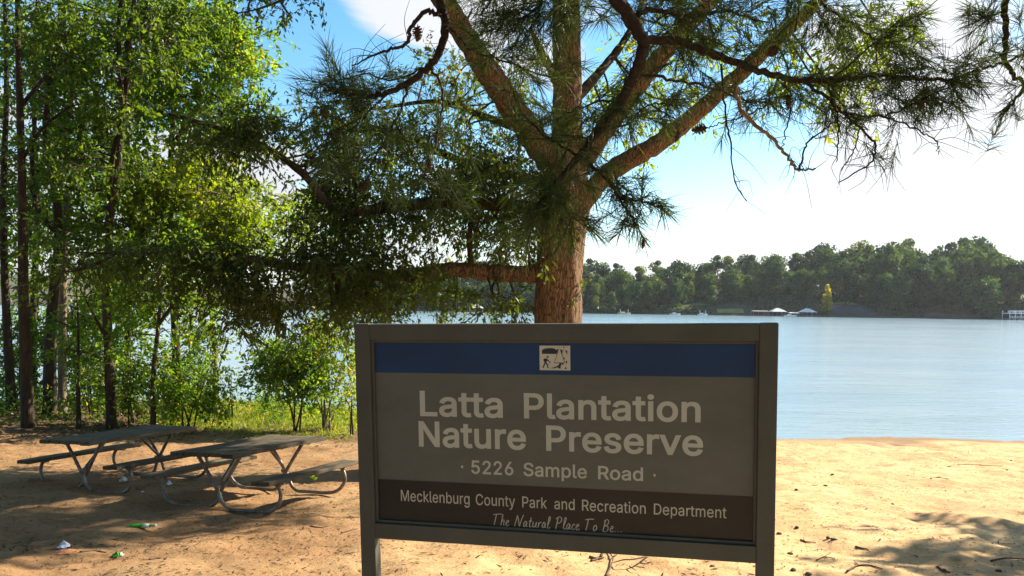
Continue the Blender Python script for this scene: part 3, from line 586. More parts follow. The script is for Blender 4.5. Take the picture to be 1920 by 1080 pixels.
flakes('sand_litter', 'dark pine straw and bark bits scattered over the sand', fx, fy, gr.uniform(.02, .11, len(fx)) * (.5 + .8 * gr.random(len(fx)) ** 3), .18, STRAW, 93, .12)
n_ = 42000; fx = gr.uniform(-10, 10, n_); fy = 6.3 + 11.5 * gr.random(n_) ** 1.2; kp = gr.random(n_) < (.6 + .4 * np.clip((-fx + 1.5) / 4, 0, 1)) * np.clip(.55 + 1.4 * vnoise(fx * 1.1 + 30, fy * 1.6 + 30, 23), .05, 1); fx, fy = fx[kp], fy[kp]
flakes('fine_litter', 'fine bark crumbs and needle bits strewn over the sand', fx, fy, gr.uniform(.008, .04, len(fx)), .4, STRAW, 94, .2)

# ------------------------------------------------------------------ pine at the right whose boughs hang in front
pb = on_ground(6.6, 6.2)
pe = empty('pine_tree', pb, 'pine whose dark boughs, long needles and cones hang across the top of the view', 'tree')
mb = MB(); qq = spline([pb - [0, 0, .2], pb + [.05, 0, 2], pb + [0, .1, 5], pb + [.1, 0, 9], pb + [0, 0, 15]], 10); mb.tube(qq, taper(.26, .06, len(qq)), 20, wob=1 + .12 * (R0.random((len(qq), 20)) - .5)); mb.build('trunk', bark_material('pine_trunk_bark', (.06, .04, .025), (.16, .10, .06), (.26, .17, .11), 12, 1.0), pe, True, pb)
k6 = 6 / F
def bough(pts, r0, r1, seed, mat=BARK_PINE, sides=9, per=7, wig=.006):
    r = np.random.default_rng(seed); q_ = spline(pts, per); w_ = np.zeros_like(q_); w_[1:-1] = r.normal(size=(len(q_) - 2, 3)) * wig; q_ = q_ + w_
    b_ = MB(); b_.tube(q_, taper(r0, r1, len(q_), .8), sides, wob=1 + .25 * (r.random((len(q_), sides)) - .5)); b_.build('branch', mat, pe, True, pb); return q_
T_ = lambda z, o=(0, 0): pb + np.array([o[0], o[1], z])
B = {}
B['main'] = bough([T_(5.2), P(1750, -330, 6.1), P(1450, -250, 5.9), P(1200, -130, 5.7), P(1140, -50, 5.6), P(1178, 30, 5.6), P(1206, 85, 5.6), P(1190, 135, 5.6), P(1163, 192, 5.6), P(1128, 240, 5.6), P(1085, 292, 5.55), P(1040, 350, 5.5), P(1003, 392, 5.5)], .064, .011, 1)
B['long'] = bough([P(1206, 75, 5.6), P(1271, 78, 5.7), P(1329, 100, 5.8), P(1413, 130, 5.8), P(1480, 147, 5.85), P(1560, 150, 5.9), P(1640, 140, 5.9), P(1702, 147, 5.9), P(1765, 150, 5.9), P(1820, 165, 5.9)], .030, .007, 2)
B['left'] = bough([P(1300, -230, 5.8), P(1050, -160, 5.9), P(880, -90, 6.0), P(827, -10, 6.0), P(835, 40, 6.0), P(829, 84, 6.0), P(806, 122, 6.0), P(769, 152, 6.0), P(731, 173, 6.0), P(690, 181, 6.0), P(646, 176, 6.0), P(622, 168, 6.0)], .042, .007, 3)
B['lt2'] = bough([P(829, 30, 6.0), P(797, 22, 5.95), P(770, 52, 5.9), P(762, 81, 5.9), P(734, 92, 5.9), P(702, 103, 5.9), P(660, 123, 5.9)], .018, .004, 4)
B['drop'] = bough([P(1085, 292, 5.55), P(1120, 318, 5.5), P(1155, 355, 5.5), P(1165, 380, 5.5), P(1191, 413, 5.5), P(1206, 446, 5.5)], .014, .004, 5)
B['drop2'] = bough([P(1165, 370, 5.5), P(1205, 378, 5.5), P(1238, 388, 5.5)], .009, .004, 6)
B['right'] = bough([T_(4.6), P(2050, -120, 6.2), P(1915, -60, 6.0), P(1886, 0, 6.0), P(1887, 58, 6.0), P(1886, 115, 6.0), P(1903, 142, 6.0), P(1920, 164, 6.0), P(1893, 200, 6.0), P(1876, 225, 6.0)], .03, .005, 7)
B['r2'] = bough([P(1886, 115, 6.0), P(1850, 128, 6.0), P(1800, 143, 5.95), P(1760, 165, 5.9)], .010, .005, 8)
B['r3'] = bough([P(1886, 115, 6.0), P(1920, 104, 6.1), P(1960, 96, 6.2)], .010, .005, 9)
B['r4'] = bough([P(1886, 20, 6.0), P(1850, 30, 6.0), P(1822, 26, 6.0)], .008, .004, 10)
B['tan'] = bough([P(1378, 150, 5.8), P(1388, 200, 5.8), P(1418, 236, 5.75), P(1458, 271, 5.7), P(1480, 302, 5.7), P(1498, 320, 5.7), P(1529, 316, 5.7)], .016, .006, 11, TWIG_TAN, wig=.006)
B['t1'] = bough([P(1352, 120, 5.8), P(1360, 209, 5.8), P(1369, 267, 5.8), P(1376, 333, 5.8), P(1400, 378, 5.8)], .008, .003, 12, wig=.004)
B['t2'] = bough([P(1548, 150, 5.9), P(1569, 213, 5.9), P(1571, 267, 5.9), P(1568, 304, 5.9)], .008, .003, 13, wig=.004)
B['t3'] = bough([P(1500, 148, 5.85), P(1547, 180, 5.85), P(1582, 213, 5.85), P(1613, 240, 5.85), P(1640, 271, 5.85), P(1631, 307, 5.85), P(1573, 342, 5.85)], .013, .004, 14, wig=.006)
B['t4'] = bough([P(1582, 213, 5.85), P(1658, 217, 5.9), P(1724, 187, 5.9), P(1791, 160, 5.9)], .009, .004, 15)
B['t5'] = bough([P(1498, 320, 5.7), P(1515, 267, 5.75), P(1550, 240, 5.8), P(1575, 217, 5.85)], .007, .004, 16)
B['t6'] = bough([P(1650, 217, 5.9), P(1693, 231, 5.9), P(1733, 249, 5.9), P(1756, 267, 5.9), P(1760, 290, 5.9)], .007, .003, 17)
B['t7'] = bough([P(1470, 145, 5.85), P(1482, 200, 5.85), P(1472, 250, 5.85), P(1465, 275, 5.8)], .006, .003, 18)
B['t8'] = bough([P(1613, 240, 5.85), P(1600, 280, 5.85), P(1578, 320, 5.85)], .006, .003, 19)
B['t9'] = bough([P(1560, 150, 5.9), P(1640, 80, 5.9), P(1700, 42, 5.9), P(1708, 0, 5.9)], .007, .003, 20)
B['u1'] = bough([P(1180, 30, 5.6), P(1230, 20, 5.7), P(1290, 30, 5.8), P(1360, 20, 5.9), P(1420, 40, 6)], .02, .006, 21)
B['u2'] = bough([P(1190, 135, 5.6), P(1260, 150, 5.8), P(1330, 165, 5.9), P(1400, 190, 6), P(1450, 192, 6)], .012, .005, 22)
B['u3'] = bough([P(1100, -90, 5.7), P(1030, -30, 5.8), P(1000, 20, 5.8), P(960, 40, 5.8)], .016, .005, 23)
B['u4'] = bough([P(834, 40, 6), P(880, 90, 6), P(960, 120, 6), P(1050, 150, 6)], .010, .004, 24)
B['u5'] = bough([P(806, 122, 6), P(830, 180, 6), P(820, 260, 6), P(800, 300, 6)], .010, .004, 25)
B['u6'] = bough([P(769, 152, 6), P(740, 230, 6), P(700, 300, 6), P(690, 345, 6)], .010, .004, 26)
B['u7'] = bough([P(1128, 240, 5.6), P(1170, 235, 5.7), P(1220, 195, 5.8), P(1270, 200, 5.9)], .008, .004, 27)
B['u8'] = bough([P(1085, 292, 5.55), P(1030, 260, 5.6), P(980, 210, 5.7), P(960, 160, 5.8)], .009, .004, 28)
B['u9'] = bough([P(1163, 192, 5.6), P(1120, 190, 5.7), P(1070, 210, 5.8), P(1010, 240, 5.9)], .008, .004, 29)
B['v1'] = bough([P(806, 122, 6), P(740, 150, 6.1), P(680, 140, 6.2), P(590, 165, 6.3)], .008, .003, 30)
B['v2'] = bough([P(731, 173, 6), P(690, 210, 6), P(640, 240, 6), P(570, 262, 6)], .008, .003, 31)
B['v3'] = bough([P(1040, 350, 5.5), P(1060, 390, 5.5), P(1075, 420, 5.5)], .007, .003, 32)
B['v4'] = bough([P(740, 230, 6), P(800, 330, 6.1), P(860, 360, 6.2)], .007, .003, 33)
B['w1'] = bough([P(1140, -50, 5.6), P(1080, -20, 5.8), P(1040, 15, 5.9), P(1010, 60, 6)], .014, .004, 51)
B['w2'] = bough([P(1200, -130, 5.7), P(1260, -60, 5.9), P(1300, -10, 6), P(1330, 25, 6.1)], .016, .005, 52)
B['w3'] = bough([P(1450, -250, 5.9), P(1480, -120, 6), P(1500, -20, 6), P(1490, 60, 6)], .018, .005, 53)
B['w4'] = bough([P(1050, -160, 5.9), P(990, -70, 6), P(930, -10, 6), P(900, 30, 6)], .016, .005, 54)
B['w5'] = bough([P(1490, -40, 6), P(1560, 20, 6), P(1620, 60, 6), P(1680, 90, 6)], .012, .005, 55)
# bare side twiglets
tws = MB(); rt = np.random.default_rng(5)
def twiglets(key, lo, hi, num, ln=.35, rad=.003):
    q_ = B[key]; out = []
    for _ in range(num):
        i = int(rt.uniform(lo, hi) * (len(q_) - 2)); p = q_[i]; t = unit(q_[i + 1] - q_[i]); d = unit(t * .5 + rt.normal(size=3) * np.array([.75, .5, .5])); L_ = ln * rt.uniform(.5, 1.3)
        m1 = p + d * L_ * .5 + rt.normal(size=3) * .03 * L_ / .3; en = p + d * L_ + np.array([0, 0, -.12 * L_]) + rt.normal(size=3) * .05; tws.tube(spline([p, m1, en], 4), taper(rad, rad * .4, 9), 4, False); out.append((en, unit(en - m1)))
    return out
# needle tufts
NP, NA, NL, NTi = [], [], [], []
def tuft(p, d, num=46, ln=.19, spread=.52, tint=.45, back=.20):
    d = unit(np.asarray(d, float)); k = rt.random((num, 1)); o = p - d * back * k
    v = unit(d * .8 + np.array([0, 0, .10]) + rt.normal(size=(num, 3)) * spread * (.75 + .35 * k)); NP.append(o); NA.append(v); NL.append(ln * rt.uniform(.65, 1.15, num)); NTi.append(np.clip(tint + rt.normal(size=num) * .14, 0, 1))
def along(key, lo, hi, num, ln=.3, tint=.45, n=44, nl=.185):
    for p, d in twiglets(key, lo, hi, num, ln):
        tuft(p, d, n, nl, tint=tint + rt.normal() * .08)
def endtuft(key, tint=.45, n=60, nl=.19):
    q_ = B[key]; tuft(q_[-1], q_[-1] - q_[-3], n, nl, .6, tint)
along('long', .12, 1, 78, .34, .40, 34, .17); along('long', .55, 1, 26, .24, .38, 36, .165); along('u1', .1, 1, 36, .34, .5, 38, .17); along('u2', .1, 1, 18, .26, .45, 34, .16); along('t4', .2, 1, 13, .22, .38, 34, .165); along('t9', .0, .7, 10, .25, .45)
along('main', .86, 1, 30, .28, .5); along('main', .55, .80, 16, .3, .45); along('drop', .0, 1, 14, .18, .5); along('drop2', .2, 1, 6, .12, .55); along('u7', .2, 1, 12, .2, .5); along('u8', .1, 1, 14, .22, .5); along('u9', .1, 1, 14, .22, .5); along('v3', .0, 1, 10, .15, .55)
along('left', .76, 1, 24, .22, .4); along('v1', .4, 1, 10, .2, .42); along('v2', .2, 1, 14, .26, .38); along('u5', .2, 1, 12, .28, .4); along('u6', .2, 1, 12, .3, .4); along('v4', .2, 1, 9, .28, .4); along('u3', .2, 1, 30, .25, .45); along('u4', .3, 1, 16, .24, .45)
along('w1', .2, 1, 26, .28, .45); along('w2', .3, 1, 26, .3, .45); along('w3', .4, 1, 34, .34, .45); along('w4', .4, 1, 18, .26, .45); along('w5', .1, 1, 30, .3, .42); along('t5', .3, .9, 3, .12, .7, 12, .15); along('t3', .1, .6, 8, .2, .42); along('t6', .1, .5, 4, .18, .42); along('r2', .3, 1, 8, .18, .4); along('r4', .2, 1, 7, .16, .4); along('r3', .1, 1, 8, .2, .4)
for k in ('drop', 'drop2', 'right', 'r4', 'left', 'v1', 'v2', 'long', 'main', 'u2', 'u1', 'u5'): endtuft(k)
for px, py, Y in [(1871, 240, 6.0), (1900, 372 - 180, 6.0), (1813, 27, 6.0), (1911, 13, 6), (1880, 160, 6), (1168, 330, 5.5), (1040, 380, 5.5), (1052, 412, 5.5), (1000, 150, 5.8), (1060, 30, 5.8), (970, 20, 5.8), (1030, 230, 5.7)]:
    tuft(P(px, py, Y), rt.normal(size=3), 70, .19, 1.0, .45)
# bare dangling twiglets
for k_, n_ in (('tan', 14), ('t1', 5), ('t2', 5), ('t3', 14), ('t4', 8), ('t6', 8), ('t7', 4), ('t8', 5), ('lt2', 12), ('left', 18), ('right', 9), ('u4', 10), ('t9', 6), ('long', 44), ('u2', 14), ('t5', 6), ('u1', 12)): twiglets(k_, .3, 1, n_, .26, .0028)
tws.build('twigs', BARK_PINE, pe, True, pb, 'stuff')
NP, NA, NL, NTi = map(np.concatenate, (NP, NA, NL, NTi)); nn_ = len(NP)
side = unit(np.cross(NA, unit(rt.normal(size=(nn_, 3))))) * .0022; bend = np.array([0, 0, -1.0]) * (NL * .12)[:, None]
midp = NP + NA * NL[:, None] * .55 + bend * .25; tip = NP + NA * NL[:, None] + bend
V = np.stack([NP - side, NP + side, midp + side * .9, midp - side * .9, tip], 1).reshape(-1, 3) - pb; i5 = np.arange(nn_) * 5
me = np_mesh('needles', V, [np.stack([i5, i5 + 1, i5 + 2, i5 + 3], -1), np.stack([i5 + 3, i5 + 2, i5 + 4], -1)], False, np.concatenate([NTi, NTi]))
link_mesh('needles', me, NEEDLE, pe, 'stuff')
# cones
def cone_mesh(L_=.085, R_=.028):
    mb = MB(); n_ = 46; ga = 2.39996
    mb.tube([[0, 0, 0], [0, 0, -L_ * .5], [0, 0, -L_]], [R_ * .45, R_ * .6, R_ * .15], 7)
    for i in range(n_):
        t = (i + .5) / n_; a = i * ga; z = -L_ * t; rr_ = R_ * (math.sin(math.pi * min(1, .18 + t * .86)) ** .7 + .1); c, s = math.cos(a), math.sin(a); o = np.array([c, s, 0]); tn = np.array([-s, c, 0]); w = R_ * .36
        p0 = o * rr_ * .35 + [0, 0, z]; p1 = o * rr_ + [0, 0, z - L_ * .02 + L_ * .05]; up = np.array([0, 0, L_ * .035])
        mb.add([p0 - tn * w * .5, p0 + tn * w * .5, p1 + tn * w, p1 - tn * w, p1 + o * R_ * .12 + up], [[0, 1, 2, 3]], [[3, 2, 4], [0, 3, 4], [1, 4, 2]])
    mb.tube([[0, 0, .02], [0, 0, 0]], [.003, .004], 5)
    return mb.mesh('pine_cone')
cm = cone_mesh(); cm.materials.append(CONE)
for px, py, Y, tx, ty, sc in [(783, 52, 5.95, .1, 0, 1.15), (822, 246, 6, 0, .2, 1.2), (801, 294, 6, .2, 0, 1.2), (692, 338, 6, .5, .9, 1.3), (1207, 449, 5.5, .1, .1, .75), (1273, 246, 5.75, .2, -.3, .9), (1322, 240, 5.75, .1, 1.35, 1.15), (1724, 186, 5.9, 0, .1, 1.0), (1478, 180, 5.85, .1, 0, 1.1), (1455, 92, 5.8, .4, .9, 1.1), (605, 206, 6.2, .2, .3, 1.0)]:
    o = link_mesh('pine_cone', cm, None, pe); o.location = tuple(P(px, py, Y) - pb); o.rotation_euler = (tx, ty, px * .1); o.scale = (sc,) * 3
# stalk for the two cones by the limb
B['c1'] = bough([P(1220, 195, 5.8), P(1262, 222, 5.77), P(1273, 246, 5.75)], .006, .003, 40); B['c2'] = bough([P(1450, 192, 6), P(1400, 215, 5.9), P(1350, 232, 5.8), P(1322, 240, 5.75)], .006, .003, 41)
# high needle crown of the pine, well above the frame
NP, NA, NL, NTi = [], [], [], []
for _ in range(260):
    a_ = rt.uniform(0, 6.28); r_ = 3.2 * math.sqrt(rt.random()); z_ = rt.uniform(7, 14); tuft(pb + np.array([r_ * math.cos(a_), r_ * math.sin(a_), z_]), rt.normal(size=3), 60, .3, 1.2)
NP, NA, NL, NTi = map(np.concatenate, (NP, NA, NL, NTi)); nn_ = len(NP); side = unit(np.cross(NA, unit(rt.normal(size=(nn_, 3))))) * .006; tip = NP + NA * NL[:, None]
V = np.stack([NP - side, NP + side, tip], 1).reshape(-1, 3) - pb; link_mesh('upper_needles', np_mesh('upper_needles', V, np.arange(nn_ * 3).reshape(-1, 3), False, NTi), NEEDLE, pe, 'stuff')

# a second broadleaf tree out of view to the right, which shades the beach corner
def out_tree(base_xy, label, seed, h, rad_, num, leaf_=.20, group='trees standing outside the view'):
    b0 = on_ground(*base_xy); r = np.random.default_rng(seed); cs = []
    for _ in range(num):
        d = unit(r.normal(size=3)) * r.random() ** .4; cs.append((b0 + np.array([d[0] * rad_, d[1] * rad_, h + d[2] * rad_ * .7]), np.array([.8, .8, .6]), 240, 0))
    grow('shade_tree', label, 'tree', b0, [b0 - [0, 0, .1], b0 + [.1, 0, h * .5], b0 + [0, .1, h + rad_ * .4]], (.22, .05), [], cs, leaf_, .5, LEAF_SHADE, BARK_DARK, group, seed, 10, 16, .8, .3)
out_tree((14.3, 11.5), 'leafy tree at the right side of the beach shading the sand corner', 201, 5.6, 2.5, 60)

for i, (bx_, by_, h_, r_) in enumerate([(-10, -5, 6.5, 4.2), (-4, -9, 7.5, 4.6), (3, -8, 7, 4.4), (9.5, -6, 7, 4.4), (-13, 3.5, 6, 3.8), (-6, -15, 9, 5), (6, -16, 9.5, 5), (12, 1.5, 7, 3.6), (-.5, -4.5, 9, 3.6), (-13.5, 10.5, 6.5, 3.8)]):  # unseen trees added to block sky light from behind and beside
    out_tree((bx_, by_), 'unseen broadleaf tree added behind the viewpoint to block sky light, %s' % ['back left', 'behind left', 'behind right', 'back right', 'far left beside the sand', 'deep left', 'deep right', 'right beside the pine', 'tallest near the middle', 'left edge of the clearing'][i], 210 + i, h_, r_, 44)
for i, (bx_, by_, h_, r_) in enumerate([(-11.5, 5.5, 12.5, 4.6), (-5.5, 1.0, 12.5, 4.8), (.8, -2.2, 12.5, 4.8), (6.0, -.5, 13.0, 4.4), (-12.5, -1.5, 12, 4.6)]):  # unseen high crowns added to keep overhead sky light off the clearing
    out_tree((bx_, by_), 'tall unseen broadleaf tree added overhead to block sky light, %s' % ['left of the tables', 'left behind the viewpoint', 'just behind the viewpoint', 'right behind the viewpoint', 'far back left'][i], 240 + i, h_, r_, 62, .28)
# ------------------------------------------------------------------ park sign
SR = np.array([0.1488, 3.0711, 2.2357]); YAW, LEAN, SRO = -0.24454, math.radians(1.52), math.radians(-1.194)
def Rm(yaw, lean, ro):
    cy, sy, cl_, sl, cr, sr = math.cos(yaw), math.sin(yaw), math.cos(lean), math.sin(lean), math.cos(ro), math.sin(ro)
    return np.array([[cy, -sy, 0], [sy, cy, 0], [0, 0, 1]]) @ np.array([[1, 0, 0], [0, cl_, -sl], [0, sl, cl_]]) @ np.array([[cr, 0, sr], [0, 1, 0], [-sr, 0, cr]])
SM = Rm(YAW, LEAN, SRO); SW, SH, TH, DP = 1.6, .8645, .0636, .055
sign = empty('park_sign', SR, 'brown framed park sign with a blue band and white lettering on two square posts', 'sign')
sign.rotation_euler = Matrix(SM.tolist()).to_euler()
def loc(px, py, yp):                                     # pixel -> sign coordinates on the plane y = yp
    d = SM.T @ ray(px, py); o = SM.T @ (np.array([0, 0, EYE]) - SR); t = (yp - o[1]) / d[1]; p = o + d * t; return p[0], p[2]
m, n, l, b = material('brown_painted_aluminium', .62, spec=.3)
x1 = noise_tex(n, l, 4, 5, .6); x2 = noise_tex(n, l, 70, 3, .7); r1 = ramp(n, [(.3, (.052, .056, .048)), (.7, (.074, .078, .068))]); l.new(x1.outputs[0], r1.inputs[0])
r2 = ramp(n, [(.30, (.75, .75, .75)), (.45, (1, 1, 1))]); l.new(x2.outputs[0], r2.inputs[0]); q_ = n.new('ShaderNodeMix'); q_.data_type = 'RGBA'; q_.blend_type = 'MULTIPLY'; q_.inputs['Factor'].default_value = .6
l.new(r1.outputs[0], q_.inputs['A']); l.new(r2.outputs[0], q_.inputs['B']); l.new(q_.outputs['Result'], b.inputs['Base Color']); bump(n, l, b, x2.outputs[0], .08, .002)
FRAME = m
def panel_mat(name, c0, c1, rough=.5):
    m, n, l, b = material(name, rough, spec=.35); x = noise_tex(n, l, 3.2, 6, .65, stretch=(1, 1, 2.2)); r = ramp(n, [(.32, c0), (.68, c1)]); l.new(x.outputs[0], r.inputs[0]); l.new(r.outputs[0], b.inputs['Base Color'])
    y = noise_tex(n, l, 40, 3, .7); rr_ = ramp(n, [(.3, (rough - .12,) * 3), (.7, (rough + .12,) * 3)]); l.new(y.outputs[0], rr_.inputs[0]); l.new(rr_.outputs[0], b.inputs['Roughness']); return m
TAUPE = panel_mat('taupe_panel', (.077, .083, .074), (.098, .104, .094)); BLUE = panel_mat('blue_band', (.0015, .023, .085), (.0022, .032, .115)); DARKB = panel_mat('dark_brown_band', (.0095, .0100, .0105), (.016, .0165, .017), .4)
LETTER = panel_mat('pale_lettering', (.34, .36, .325), (.41, .43, .39)); LETTERD = panel_mat('cream_lettering', (.36, .36, .32), (.43, .43, .385)); CREAM = panel_mat('emblem_cream', (.44, .43, .37), (.50, .49, .43)); INK = panel_mat('emblem_ink', (.012, .018, .028), (.02, .026, .034))
def sbox(name, x0, x1, z0, z1, y0, y1, mat, parent=sign, bev=.002, seg=2):
    mb = MB(); mb.box([(x0 + x1) / 2, (y0 + y1) / 2, (z0 + z1) / 2], [x1 - x0, y1 - y0, z1 - z0]); o = mb.build(name, mat, parent)
    if bev: bevel_mod(o, bev, seg)
    return o
zb = -2.05
sbox('post', -SW / 2, -SW / 2 + TH, zb, 0, 0, DP, FRAME, bev=.004, seg=3); sbox('post', SW / 2 - TH, SW / 2, zb, 0, 0, DP, FRAME, bev=.004, seg=3)
sbox('top_rail', -SW / 2 + TH + .0003, SW / 2 - TH - .0003, -TH, -.0012, .001, DP - .001, FRAME, bev=.003); sbox('bottom_rail', -SW / 2 + TH + .0003, SW / 2 - TH - .0003, -SH, -SH + TH, .001, DP - .001, FRAME, bev=.003)
xi, zt, zl = SW / 2 - TH, -TH, -SH + TH; PF = .026                       # panel front depth
for nm, a0, a1, b0, b1 in [('stop_bead', -xi, -xi + .011, zl, zt), ('stop_bead', xi - .011, xi, zl, zt), ('stop_bead', -xi + .0112, xi - .0112, zt - .010, zt), ('stop_bead', -xi + .0112, xi - .0112, zl, zl + .012)]:
    sbox(nm, a0, a1, b0, b1, .014, .046, FRAME, bev=.002)
sx0, sx1, sz0, sz1 = -xi + .0114, xi - .0114, zl + .0122, zt - .0102
panel = sbox('panel', sx0, sx1, sz0, sz1, PF, PF + .012, TAUPE, bev=0)
def quad_on(name, pts_px, mat, lift, thick=.0012, parent=panel):
    pts = [loc(a, b_, PF) for a, b_ in pts_px]; zs0 = (pts[0][1] + pts[1][1]) / 2; zs1 = (pts[2][1] + pts[3][1]) / 2; xs0 = (pts[0][0] + pts[3][0]) / 2; xs1 = (pts[1][0] + pts[2][0]) / 2
    return xs0, xs1, zs0, zs1
_, _, _, zblue = quad_on('', [(702, 643), (1418, 647), (1418, 707), (702, 699)], None, 0)
_, _, zdark, _ = quad_on('', [(709, 898.5), (1412, 930.5), (1412, 1015), (709, 973)], None, 0)
sbox('blue_band', sx0 + .0005, sx1 - .0005, zblue, sz1 - .0005, PF - .0010, PF - .0002, BLUE, panel, 0); sbox('dark_band', sx0 + .0005, sx1 - .0005, sz0 + .0005, zdark, PF - .0010, PF - .0002, DARKB, panel, 0)
for px, py in [(697, 800), (1416, 806)]:
    pass
from mathutils.geometry import delaunay_2d_cdt
CAPH = .5087
